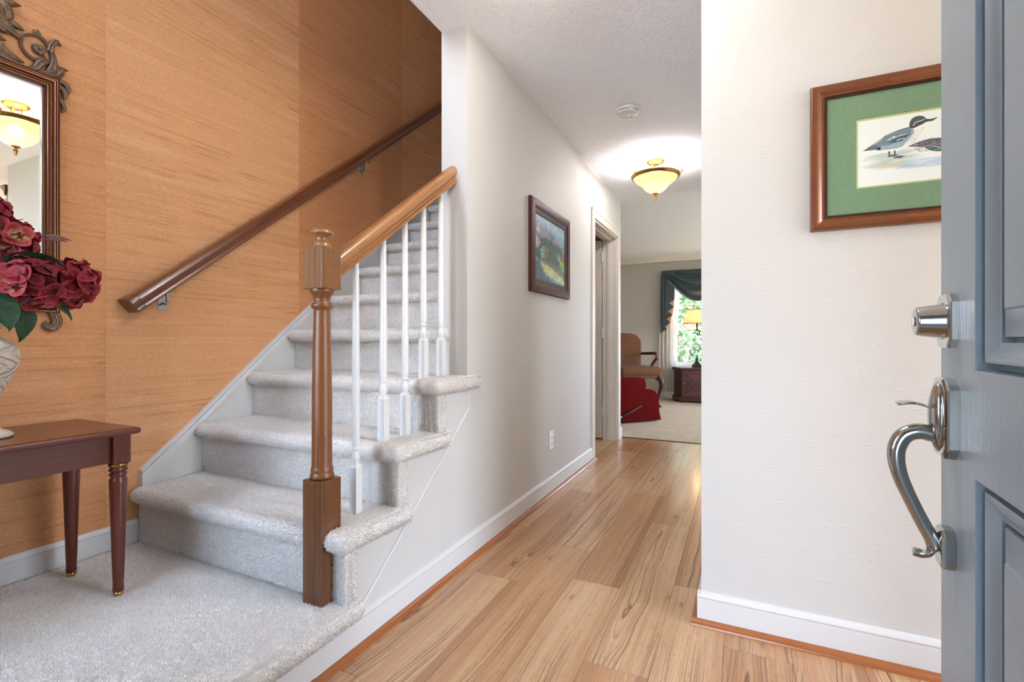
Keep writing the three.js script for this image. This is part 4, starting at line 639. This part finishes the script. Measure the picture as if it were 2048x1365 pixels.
// ------------------------------------------------------------------ ceiling fittings
const bowlMat = (k) => phy({ color: 0xe6cfa4, roughness: 0.45, transmission: 0.12, emissive: 0xffd39a, emissiveIntensity: k });
function ceilingLamp(label, pos, cd, glow, turn) {
  const g = thing('ceiling_lamp', label, 'lamp', pos, turn, undefined);
  mesh('canopy', lathe([[0, 0], [0.066, 0], [0.069, -0.004], [0.067, -0.012], [0.055, -0.02], [0.04, -0.026], [0.03, -0.028], [0, -0.028]], 36), brass, g);
  for (let k = 0; k < 3; k++) {
    const a = k * 2.0944 + 0.5, at = (r, y) => [Math.cos(a) * r, y, Math.sin(a) * r];
    mesh('stem', tube([at(0.032, -0.024), at(0.03, -0.06), at(0.045, -0.105), at(0.062, -0.13)], 0.0055, 8, 20), brass, g);
    mesh('arm', tube([at(0.06, -0.13), at(0.12, -0.134), at(0.178, -0.126)], 0.004, 8, 12), brass, g);
    mesh('scroll', tube([[0.18, 0], [0.2, -0.006], [0.214, 0.004], [0.212, 0.02], [0.198, 0.022], [0.196, 0.011], [0.204, 0.009]].map(([r, y]) => at(r, y - 0.126)), 0.0042, 8, 40), brass, g);
  }
  mesh('rim', lathe([[0.176, -0.114], [0.186, -0.112], [0.191, -0.118], [0.189, -0.126], [0.183, -0.13], [0.181, -0.138], [0.173, -0.14], [0.172, -0.126], [0.176, -0.114]], 64), std({ color: 0x8d6a3a, metalness: 1, roughness: 0.3 }), g);
  mesh('bowl', lathe([[0.174, -0.098], [0.173, -0.11], [0.162, -0.13], [0.142, -0.152], [0.12, -0.17], [0.102, -0.188], [0.09, -0.208], [0.075, -0.228], [0.053, -0.246], [0.028, -0.258], [0, -0.262], [0, -0.258], [0.027, -0.254], [0.05, -0.242], [0.071, -0.225], [0.086, -0.205], [0.098, -0.185], [0.117, -0.167], [0.139, -0.148], [0.158, -0.127], [0.169, -0.108], [0.17, -0.098]].map(([r, y]) => [r, -0.124 + (y + 0.098) * 0.842]), 64), bowlMat(glow), g);
  mesh('bulb', new THREE.SphereGeometry(0.028, 20, 14).translate(0, -0.165, 0), std({ color: 0xffffff, emissive: 0xffe2b8, emissiveIntensity: 6 }), g);
  mesh('finial', lathe([[0, -0.255], [0.024, -0.258], [0.022, -0.266], [0.01, -0.27], [0.009, -0.278], [0.012, -0.284], [0.011, -0.296], [0.006, -0.306], [0.007, -0.311], [0.004, -0.316], [0, -0.317]], 24), brass, g);
  const p = new THREE.PointLight(LAMP_TINT, cd, 0, 2); p.position.set(0, -0.165, 0); p.castShadow = true; p.shadow.radius = 1.4; g.add(p);
  partNames(g); return g;
}
ceilingLamp('brass semi-flush lamp with amber glass bowl on the hallway ceiling', [-0.628, CEIL, -4.003], LAMP_HALL, 0.3, 0.35);
ceilingLamp('brass semi-flush lamp with glass bowl seen in the mirror, hanging in the entry', [-0.55, CEIL, -1.37], LAMP_FOYER, 0.6, 0.1);
{
  const g = thing('smoke_detector', 'round white smoke detector on the textured ceiling', 'smoke detector', [-0.644, CEIL, -3.03]);
  mesh('base', lathe([[0, 0], [0.072, 0], [0.0735, -0.004], [0.072, -0.014], [0.068, -0.017], [0.062, -0.018], [0, -0.018]], 48), whiteGloss, g);
  mesh('cover', lathe([[0.062, -0.016], [0.062, -0.026], [0.058, -0.032], [0.05, -0.034], [0.047, -0.03], [0.04, -0.03], [0.038, -0.034], [0.03, -0.0345], [0.028, -0.031], [0.02, -0.031], [0.018, -0.036], [0, -0.0375]], 48), whiteGloss, g);
  mesh('vent', [0, 1, 2, 3].map((k) => { const b = new THREE.TorusGeometry(0.0625, 0.002, 6, 16, 0.9); b.rotateX(Math.PI / 2); b.rotateY(k * Math.PI / 2 + 0.3); b.translate(0, -0.021, 0); return b; }), std({ color: 0x8b8b88, roughness: 0.8 }), g);
  partNames(g);
}
{
  const g = thing('wall_outlet', 'white duplex power outlet low on the hallway wall', 'outlet', [XH, 0.347, -2.968], Math.PI / 2);
  mesh('cover_plate', rbox(-0.037, 0.037, -0.06, 0.06, 0, 0.006, 0.0028, 3), whiteGloss, g);
  for (const y of [0.02, -0.02]) { const s = mesh('socket', rbox(-0.0165, 0.0165, y - 0.014, y + 0.014, 0.004, 0.0085, 0.003, 2), whiteGloss, g); mesh('slot', [box(-0.0085, -0.0055, y - 0.004, y + 0.006, 0.0075, 0.0088), box(0.0055, 0.0085, y - 0.004, y + 0.005, 0.0075, 0.0088), box(-0.003, 0.003, y - 0.011, y - 0.006, 0.0075, 0.0088)], blackGap, s); }
  mesh('screw', lathe([[0, 0], [0.003, 0], [0.003, 0.0068], [0, 0.0072]], 12).rotateX(Math.PI / 2), nickel, g);
  partNames(g);
}

// ------------------------------------------------------------------ front door, open into the hall
{
  const d = sgroup('door_2'); d.position.set(0.271, 0, -0.938); d.rotation.y = -(Math.PI / 2 + 0.054);   // local x runs from the free edge to the hinge, local z points out of the outside face
  const W = 0.914, H = 2.02, y0 = 0.02, th = 0.044, cols = [[0.144, 0.41], [0.504, 0.77]], rows = [[0.235, 0.825], [0.962, 1.63], [1.75, 1.9]];
  const holes = cols.flatMap(([a, b]) => rows.map(([c, e]) => rect(a, b, c, e)));
  const leaf = new THREE.ExtrudeGeometry(shape(rect(0.0015, W, y0, y0 + H), holes), { depth: th - 0.003, bevelThickness: 0.0015, bevelSize: 0.0015, bevelOffset: -0.0015, bevelSegments: 2 }); leaf.translate(0, 0, -th + 0.0015);
  mesh('door_leaf', metre(leaf), doorPaint, d);
  for (const [a, b] of cols) for (const [c, e] of rows) mesh('panel', [rings(a, c, b, e, [[-0.001, -0.004], [0.0, -0.004], [0.001, -0.024], [0.008, -0.024], [0.0105, -0.006], [0.016, -0.0045], [0.024, -0.0085], [0.031, -0.0135], [0.035, -0.014], [0.0355, -0.026], [0.041, -0.026], [0.042, -0.0145], [0.048, -0.0135], [0.072, -0.0065], [0.074, -0.004]], true), rings(a, c, b, e, [[0, -0.04], [0.03, -0.034]], true).rotateX(0)], doorPaint, d);
  // hardware
  const oct = (cx, cy, w, h, c, z0, z1, ins) => { const g = new THREE.ExtrudeGeometry(shape([[cx - w + c, cy - h], [cx + w - c, cy - h], [cx + w, cy - h + c], [cx + w, cy + h - c], [cx + w - c, cy + h], [cx - w + c, cy + h], [cx - w, cy + h - c], [cx - w, cy - h + c]]), { depth: z1 - z0 - ins, bevelThickness: ins, bevelSize: ins, bevelOffset: -ins, bevelSegments: 3 }); g.translate(0, 0, z0); return g; };
  const turnZ = (g, x, y, z) => { g.rotateX(Math.PI / 2); g.translate(x, y, z); return g; };
  const dx = 0.055;
  const db = mesh('deadbolt', oct(dx, 1.027, 0.031, 0.038, 0.012, 0, 0.011, 0.0032), nickel, d);
  mesh('cylinder', turnZ(lathe([[0, 0.042], [0.017, 0.042], [0.0195, 0.041], [0.0205, 0.039], [0.0245, 0.012], [0.0262, 0.011], [0.0262, 0.007], [0, 0.007]], 40), dx, 1.027, 0), nickelSatin, db);
  mesh('keyway', [turnZ(lathe([[0, 0.0435], [0.0068, 0.0435], [0.0074, 0.042], [0, 0.041]], 24), dx, 1.027, 0), box(dx - 0.0007, dx + 0.0007, 1.022, 1.032, 0.043, 0.0438)], nickel, db);
  const hs = mesh('handleset', oct(dx, 0.891, 0.034, 0.056, 0.016, 0, 0.016, 0.005), nickel, d);
  mesh('escutcheon', (() => { const g = new THREE.SphereGeometry(1, 32, 20, 0, Math.PI * 2, 0, Math.PI / 2); g.rotateX(Math.PI / 2); g.scale(0.021, 0.05, 0.012); g.translate(dx, 0.891, 0.015); return g; })(), nickelSatin, hs);
  mesh('thumb_latch', [sheet(8, 20, (u, v) => { const z = 0.016 + 0.046 * v, w = 0.006 + 0.009 * sst(0.15, 0.8, v) * (v > 0.9 ? Math.sqrt(Math.max(0.05, 1 - ((v - 0.9) / 0.1) ** 2)) : 1); return [dx + (u - 0.5) * 2 * w, 0.897 + 0.0145 * Math.sin(v * 2.1) - 0.004 * v - 0.1 * (u - 0.5) ** 2 * w, z]; }, 0.003), rbox(dx - 0.004, dx + 0.004, 0.884, 0.9, 0.012, 0.022, 0.001, 1)], nickelSatin, hs);
  mesh('grip', tube([[dx, 0.862, 0.008], [dx, 0.8655, 0.022], [dx, 0.868, 0.038], [dx, 0.861, 0.053], [dx, 0.845, 0.0615], [dx, 0.825, 0.063], [dx, 0.8, 0.058], [dx, 0.775, 0.049], [dx, 0.75, 0.0385], [dx, 0.73, 0.0295], [dx, 0.715, 0.022], [dx, 0.704, 0.0195], [dx, 0.696, 0.026], [dx, 0.6925, 0.036], [dx, 0.6935, 0.0435]], [0.0105, 0.0115, 0.0118, 0.0118, 0.0115, 0.0108, 0.0098, 0.0092, 0.009, 0.0092, 0.0098, 0.0105, 0.0092, 0.0078, 0.006], 20, 120), nickelSatin, hs);
  mesh('grip_base', oct(dx, 0.7065, 0.021, 0.0275, 0.009, 0, 0.016, 0.0045), nickelSatin, hs);
  partNames(d);
}

// ------------------------------------------------------------------ living room
const redCloth = phy({ color: 0x5a0807, roughness: 1, specularIntensity: 0.25 });
const goldT = tex(256, 256, (u, v) => lerp3(rgb(0x744c2c), rgb(0x58341c), 0.5 + 0.5 * Math.sin(u * 6.283 * 16 + 0.6 * vn(u * 10, v * 20, 7, 10, 20)) * 0.5 + 0.3 * (vn(u * 60, v * 60, 8, 60, 60) - 0.5)));
const goldCloth = std({ map: rep(goldT, 0.5, 0.5), roughness: 0.9 });
const extr = (pts, depth, b = 0.02, seg = 4) => { const g = new THREE.ExtrudeGeometry(shape(pts), { depth: depth - 2 * b, bevelThickness: b, bevelSize: b, bevelOffset: -b, bevelSegments: seg, curveSegments: 16 }); g.translate(0, 0, b); return metre(g); };
{ // recliner: local x forward, z across, origin at the near rear floor corner; near side at z = 0
  const f = [0.65, -0.76], g = thing('recliner', 'dark red skirted recliner with a side lever, half hidden by the hallway wall', 'armchair', [-1.47, 0.004, -5.53], Math.atan2(0.76, 0.65));
  const D = 0.78;
  mesh('skirt', [extr([[0, 0.03], [0.3, 0.024], [0.6, 0.016], [0.868, 0.012], [0.84, 0.12], [0.83, 0.24], [0.828, 0.3], [0.78, 0.37], [0.7, 0.4], [0, 0.4]], 0.03, 0.008).translate(0, 0, -0.02), extr([[0, 0.03], [0.84, 0.02], [0.81, 0.3], [0.76, 0.36], [0, 0.4]], D, 0.03).translate(0, 0, -D)], redCloth, g);
  for (const z of [-0.17, -D]) mesh('arm', extr([[0.02, 0.3], [0.65, 0.3], [0.655, 0.4], [0.662, 0.47], [0.64, 0.53], [0.56, 0.545], [0.1, 0.54], [0.02, 0.5]], 0.17, 0.035, 5).translate(0, 0, z), redCloth, g);
  mesh('seat', extr([[0.1, 0.3], [0.72, 0.3], [0.76, 0.38], [0.7, 0.45], [0.1, 0.42]], D - 0.34, 0.04, 4).translate(0, 0, -D + 0.17), redCloth, g);
  mesh('backrest', extr([[0.18, 0.38], [0.06, 0.95], [-0.02, 1.0], [-0.1, 0.95], [-0.02, 0.3]], D - 0.1, 0.05, 5).translate(0, 0, -D + 0.05), redCloth, g);
  { const lv = mesh('lever', tube([[0.56, 0.2, 0.006], [0.4, 0.15, 0.035], [0.24, 0.09, 0.035]], 0.011, 8, 16), iron, g); mesh('knob', new THREE.SphereGeometry(0.017, 14, 10).translate(0.235, 0.088, 0.036), nickelSatin, lv); }
  partNames(g);
}
{ // armchair with open wooden arms
  const a = Math.atan2(-0.788, 0.615), g = thing('armchair', 'striped gold armchair with rounded back and dark curved wooden arms behind red recliner', 'armchair', [-1.685, 0.004, -7.64], a); g.scale.setScalar(1.08);
  // local x forward, z across (+-0.3)
  const back = []; for (let i = 0; i <= 16; i++) { const t = i / 16 * Math.PI; back.push([-0.3 * Math.sign(Math.cos(t)) * Math.abs(Math.cos(t)) ** 0.55, 0.86 + 0.17 * Math.sin(t) ** 0.8]); }
  const b = extr([[-0.26, 0.44], [0.26, 0.44], ...back.reverse()].map(([x, y]) => [x, y]), 0.1, 0.03, 4); b.rotateY(Math.PI / 2); b.translate(-0.05, 0, 0); { const p = b.attributes.position; for (let i = 0; i < p.count; i++) p.setX(i, p.getX(i) - (p.getY(i) - 0.44) * 0.16); b.computeVertexNormals(); creased(b, 0.7); }
  mesh('backrest', b, goldCloth, g);
  mesh('seat', rbox(0, 0.56, 0.43, 0.56, -0.31, 0.31, 0.05, 5), goldCloth, g);
  mesh('seat_rail', rbox(0.01, 0.54, 0.4, 0.45, -0.29, 0.29, 0.01, 2), goldCloth, g);
  for (const s of [1, -1]) {
    mesh('arm', tube([[-0.06, 0.725, s * 0.27], [0.08, 0.73, s * 0.33], [0.22, 0.735, s * 0.36], [0.3, 0.72, s * 0.36], [0.31, 0.67, s * 0.355], [0.26, 0.62, s * 0.345], [0.23, 0.56, s * 0.325], [0.22, 0.47, s * 0.3]], [0.018, 0.02, 0.021, 0.023, 0.022, 0.019, 0.018, 0.018], 10, 48), darkWood, g);
    mesh('leg', tube([[0.5, 0.42, s * 0.25], [0.545, 0.38, s * 0.285], [0.555, 0.3, s * 0.29], [0.525, 0.18, s * 0.27], [0.505, 0.08, s * 0.26], [0.53, 0.025, s * 0.275], [0.55, 0.012, s * 0.285]], [0.04, 0.038, 0.03, 0.02, 0.016, 0.02, 0.014], 10, 40), darkWood, g);
    mesh('leg', tube([[0.02, 0.42, s * 0.24], [-0.03, 0.2, s * 0.25], [-0.09, 0.012, s * 0.26]], [0.022, 0.02, 0.016], 10, 20), darkWood, g);
  }
  partNames(g);
}
{ // chest with canted corners and a lattice door
  const g = thing('cabinet', 'low dark wooden cabinet with canted corners and lattice door under window', 'cabinet', [-0.47, 0.004, -8.37]);
  const foot = [[-0.56, -0.2], [0.56, -0.2], [0.56, 0.02], [0.42, 0.2], [-0.42, 0.2], [-0.56, 0.02]], ex = (p, y0, y1) => { const q = new THREE.ExtrudeGeometry(shape(p.map(([x, z]) => [x, -z])), { depth: y1 - y0, bevelEnabled: true, bevelThickness: 0.004, bevelSize: 0.004, bevelOffset: -0.004, bevelSegments: 2 }); q.rotateX(-Math.PI / 2); q.translate(0, y0, 0); return metre(q, 1); }, sc = (k) => foot.map(([x, z]) => [x * k, z * (k * 1.04 - 0.04) ]);
  mesh('carcass', ex(sc(0.97), 0.06, 0.52), darkWood, g); mesh('top', ex(sc(1.02), 0.52, 0.55), darkWood, g); mesh('plinth', ex(sc(1.02), 0.025, 0.085), darkWood, g);
  for (const [x, z] of [[-0.5, -0.15], [0.5, -0.15], [-0.5, 0.02], [0.5, 0.02], [-0.39, 0.17], [0.39, 0.17]]) mesh('foot', lathe([[0, 0], [0.03, 0], [0.035, 0.015], [0.028, 0.03], [0, 0.03]], 16).translate(x, 0, z), darkWood, g);
  for (const [x0, x1, kx] of [[-0.395, -0.005, -0.37], [0.005, 0.395, 0.37]]) {
    const dr = mesh('door', rings(x0, 0.1, x1, 0.505, [[0, 0], [0, 0.012], [0.004, 0.015], [0.04, 0.015], [0.045, 0.006], [0.05, 0.006]], true).translate(0, 0, 0.192), chestWood, g);
    const cx = (x0 + x1) / 2; for (const s of [1, -1]) for (const o of [-0.1, 0, 0.1]) { const l = rbox(-0.21, 0.21, -0.006, 0.006, 0, 0.007, 0.002, 1); const k = Math.abs(o) > 0 ? 0.62 : 1; l.scale(k, 1, 1); l.rotateZ(s * 0.8); l.translate(cx + o, 0.3 - o * s * 0.0, 0.198); mesh('lattice_strip', l, darkWood, dr); }
    mesh('knob', new THREE.SphereGeometry(0.013, 14, 10).translate(kx, 0.3, 0.215), brass, dr);
  }
  partNames(g);
}
{ // table lamp with scrolled iron stem
  const g = thing('table_lamp', 'lit table lamp with pleated shade and scrolled iron stem on cabinet', 'lamp', [-0.66, 0.555, -8.38]);
  mesh('base', [rbox(-0.075, 0.075, 0, 0.05, -0.06, 0.06, 0.006, 2), rbox(-0.05, 0.05, 0.048, 0.075, -0.045, 0.045, 0.006, 2), lathe([[0, 0.07], [0.036, 0.072], [0.028, 0.1], [0.022, 0.13], [0.03, 0.14], [0.018, 0.152], [0.012, 0.17], [0, 0.172]], 20)], iron, g);
  const sp = []; for (let i = 0; i <= 30; i++) { const t = i / 30 * 6.6, r = 0.018 + 0.0105 * t; sp.push([-0.02 - Math.cos(t) * r, 0.255 + Math.sin(t) * r * 1.0, 0]); }
  mesh('scroll_stem', tube([...sp, [0.05, 0.3, 0], [0.02, 0.38, 0], [-0.025, 0.45, 0], [-0.05, 0.53, 0], [-0.025, 0.59, 0], [0.02, 0.595, 0], [0.042, 0.56, 0], [0.02, 0.53, 0], [-0.002, 0.55, 0], [0.012, 0.565, 0]], 0.0095, 10, 160), iron, g);
  mesh('stem', [lathe([[0, 0.165], [0.01, 0.165], [0.01, 0.19], [0, 0.19]], 10), lathe([[0, 0.595], [0.035, 0.61], [0.04, 0.616], [0.014, 0.62], [0.01, 0.66], [0.017, 0.665], [0.017, 0.74], [0, 0.74]], 16)], iron, g);
  mesh('shade', sheet(272, 8, (u, v) => { const a = u * 6.28318, k = mixv(0.215, 0.158, v), r = k * (1 + 0.022 * Math.sin(u * 6.28318 * 34)); return [Math.cos(-a) * r, 0.715 + v * 0.225, Math.sin(-a) * r]; }, 0.002), phy({ color: 0xd8bf9c, roughness: 0.9, transmission: 0.4, side: THREE.DoubleSide, emissive: 0xffcf98, emissiveIntensity: 0.08 }), g);
  mesh('shade_trim', [new THREE.TorusGeometry(0.216, 0.005, 8, 64).rotateX(Math.PI / 2).translate(0, 0.716, 0), new THREE.TorusGeometry(0.159, 0.005, 8, 64).rotateX(Math.PI / 2).translate(0, 0.94, 0)], std({ color: 0x6a4426, roughness: 0.9 }), g);
  mesh('harp', [tube([[0, 0.73, 0.005], [0.05, 0.8, 0], [0.045, 0.9, 0], [0, 0.955, 0], [-0.045, 0.9, 0], [-0.05, 0.8, 0], [0, 0.73, -0.005]], 0.003, 6, 40), lathe([[0, 0.95], [0.006, 0.955], [0.009, 0.97], [0.005, 0.985], [0, 0.99]], 12)], brass, g);
  mesh('bulb', new THREE.SphereGeometry(0.03, 16, 12).translate(0, 0.8, 0), std({ color: 0xffffff, emissive: 0xffd9a0, emissiveIntensity: 6 }), g);
  const p = new THREE.PointLight(0xffd0a0, LAMP_TABLE, 0, 2); p.position.set(0, 0.8, 0); p.castShadow = true; p.shadow.radius = 1.5; g.add(p);
  partNames(g);
}
{ // swag, jabot, lining
  const teal = phy({ color: 0x38474d, roughness: 0.65, sheen: 0.6, sheenColor: 0x7890a0, sheenRoughness: 0.4 }), tan = std({ color: 0xb99872, roughness: 0.8 });
  const g = thing('window_valance', 'dark teal swag and cascading jabot with tan lining over the living room window', 'valance', [-0.66, 0, ZB]);
  const cx = 0;
  const swagF = (u, v) => { const x = (u - 0.5) * 1.14, e = Math.abs(u - 0.5) * 2, top = 2.175, drop = mixv(0.42, 0.16, e * e) , low = v; const fold = 0.028 * Math.sin(v * 20 + e * e * 3) * (0.35 + 0.65 * (1 - e * e)) ; const yy = top - low * drop * (0.25 + 0.75 * (1 - e ** 2.2)) - low * 0.1; return [x * (1 - 0.14 * v * 1.0), yy, 0.09 + 0.05 * Math.sin(v * 2.4) + fold]; };
  mesh('swag', sheet(48, 60, swagF, 0.004), teal, g);
  mesh('swag_trim', tube(Array.from({ length: 25 }, (_, i) => { const p = swagF(i / 24, 1); return [p[0], p[1] - 0.008, p[2]]; }), 0.012, 8, 60), std({ color: 0x8fa09a, roughness: 0.8 }), g);
  mesh('valance_board', rbox(-0.58, 0.58, 2.15, 2.185, 0, 0.11, 0.012, 3), teal, g);
  for (const s of [-1, 1]) {
    const X = (x) => s * x, jab = [[-0.58, 2.17], [-0.36, 2.17], [-0.365, 1.9], [-0.37, 1.685]], teeth = [[-0.455, 1.63], [-0.375, 1.565], [-0.475, 1.49], [-0.4, 1.43], [-0.495, 1.36], [-0.435, 1.3], [-0.525, 1.235], [-0.49, 1.19], [-0.6, 1.12], [-0.598, 1.7]];
    const p = [...jab, ...teeth].map(([x, y]) => [X(-x) * -1, y]);
    const jg = new THREE.ExtrudeGeometry(shape(s < 0 ? p.map(([x, y]) => [x, y]) : p.map(([x, y]) => [x, y])), { depth: 0.012, bevelEnabled: true, bevelThickness: 0.004, bevelSize: 0.004, bevelOffset: -0.004, bevelSegments: 2 });
    if (s < 0) jg.scale(1, 1, 1);
    jg.translate(0, 0, 0.11); if (s < 0) { /* left side as drawn */ } mesh('jabot', metre(jg), teal, g).position.x = 0;
    for (const q of [0.0, 0.5]) mesh('jabot_fold', extr([[-0.57 + q * 0.1, 2.16], [-0.53 + q * 0.1, 2.16], [-0.535 + q * 0.1, 1.3 + q * 0.3], [-0.575 + q * 0.1, 1.25 + q * 0.3]].map(([x, y]) => [X(-x) * -1, y]), 0.03, 0.008, 3).translate(0, 0, 0.11), teal, g);
    mesh('lining', metre(new THREE.ExtrudeGeometry(shape([[-0.55, 1.95], [-0.4, 1.95], [-0.378, 1.69], [-0.383, 1.575], [-0.405, 1.44], [-0.44, 1.31], [-0.495, 1.2], [-0.55, 1.17]].map(([x, y]) => [X(-x) * -1, y])), { depth: 0.005, bevelEnabled: false }).translate(0, 0, 0.095)), tan, g);
  }
  partNames(g);
}
{ // sheer curtains
  const sheer = phy({ color: 0xece9e0, roughness: 0.7, transmission: 0.6, side: THREE.DoubleSide });
  for (const [s, label] of [[-1, 'white sheer curtain hanging to the floor at left side of living room window'], [1, 'white sheer curtain at the far side of the living room window']]) {
    const g = thing('sheer_curtain', label, 'curtain', [-0.66, 0, ZB + 0.045]);
    mesh('cloth', sheet(90, 24, (u, v) => { const spread = mixv(0.36, 0.34, v), x0 = 0.62 + 0.02 * v; return [s * (x0 - u * spread * (1 - 0.25 * Math.sin(v * 3.1) * (v > 0.0 ? 0.5 : 0))), 2.11 - v * 1.98 + 0.006 * Math.sin(u * 30), 0.02 * Math.sin(u * 6.283 * 5 + v * 1.3) + 0.004 * Math.sin(u * 34)]; }), sheer, g);
    mesh('rod_pocket', rbox(s * 0.63, s * 0.26, 2.1, 2.13, -0.02, 0.02, 0.01, 2), sheer, g);
  }
}
// tall cabinet in the dining room, met only in the mirror
{
  const g = thing('hutch', 'tall brown wooden cabinet with crown moulding reflected in the mirror', 'cabinet', [1.0, 0.004, -2.2]);
  mesh('carcass', [box(-0.4, 0.4, 0.9, 2.3, -0.2, 0.22, 1), box(-0.4, 0.41, 0, 0.9, -0.22, 0.235, 1)], oakDark, g);
  mesh('crown', sweep([[0, 0], [0.012, 0], [0.02, 0.03], [0.05, 0.055], [0.085, 0.075], [0.09, 0.1], [0, 0.1]], [0.4, 2.28, -0.2], [0.4, 2.28, 0.23], [1, 0, 0], [0, 1, 0]), oakDark, g);
  mesh('door', rings(-0.38, 0.95, 0.38, 2.25, [[0, 0], [0, 0.008], [0.05, 0.008], [0.055, 0.002]], true).translate(0, 0, 0.22), oakDark, g);
  partNames(g);
}

// ------------------------------------------------------------------ outdoors: ground and trees behind the house, ground before the door
const lawnT = tex(256, 256, (u, v) => lerp3(rgb(0x3e4a33), rgb(0x5f6b50), vn(u * 40, v * 40, 7, 40, 40) * 0.6 + 0.4 * vn(u * 9, v * 9, 8, 9, 9)));
struct('ground', box(-30, 30, -0.7, -0.4, -40, 30), std({ map: rep(lawnT, 3, 3), roughness: 1 }));
struct('ground', [box(-2.5, 2.7, -0.4, -0.06, 0.3, 2.7), box(-8, 8, -0.4, -0.3, 2.7, 12)], std({ color: 0xb4b2ae, roughness: 0.9 }));
{
  const leafG = new THREE.BufferGeometry(); leafG.setAttribute('position', new THREE.Float32BufferAttribute([0, 0, 0, 0.5, 0.1, 0.5, 0, 0, 1.2, -0.5, 0.1, 0.5], 3)); leafG.setIndex([0, 2, 1, 0, 3, 2]); leafG.computeVertexNormals();
  const lm = phy({ color: 0xffffff, roughness: 0.7, transmission: 0.35, side: THREE.DoubleSide }), bark = std({ color: 0x6a5a48, roughness: 0.95 });
  const spots = [[-1.6, -13, 2.4, 'nearest leafy green tree outside the living room window'], [0.9, -15.5, 3.0, 'broad leafy green tree outside right part of the living room window'], [-4.2, -17.5, 3.2, 'leafy green tree further back outside the living room window']];
  for (const [x, z, r, label] of spots) {
    const g = thing('tree', label, 'tree', [x, -0.4, z]), n = 9000, im = new THREE.InstancedMesh(leafG, lm, n), M = new THREE.Matrix4(), Q = new THREE.Quaternion(), col = new THREE.Color();
    for (let i = 0; i < n; i++) { const a = rr(0, 6.283), b = Math.acos(rr(-1, 1)), q = Math.cbrt(rr(0.25, 1)) * r; Q.setFromEuler(new THREE.Euler(rr(0, 6), rr(0, 6), rr(0, 6))); M.compose(V(Math.sin(b) * Math.cos(a) * q, 2.6 + Math.cos(b) * q * 1.1, Math.sin(b) * Math.sin(a) * q), Q, V(1, 1, 1).multiplyScalar(rr(0.06, 0.13))); im.setMatrixAt(i, M); const t = rnd(); im.setColorAt(i, col.setRGB(mixv(0.06, 0.42, t * t), mixv(0.13, 0.52, t * t), mixv(0.04, 0.26, t * t))); }
    im.name = 'crown'; im.userData.kind = 'stuff'; im.castShadow = im.receiveShadow = true; g.add(im);
    mesh('trunk', tube([[0, 0, 0], [0.08, 1.2, 0.05], [-0.05, 2.6, 0]], [0.2, 0.15, 0.09], 10, 12), bark, g);
  }
}

renderer.render(scene, camera);
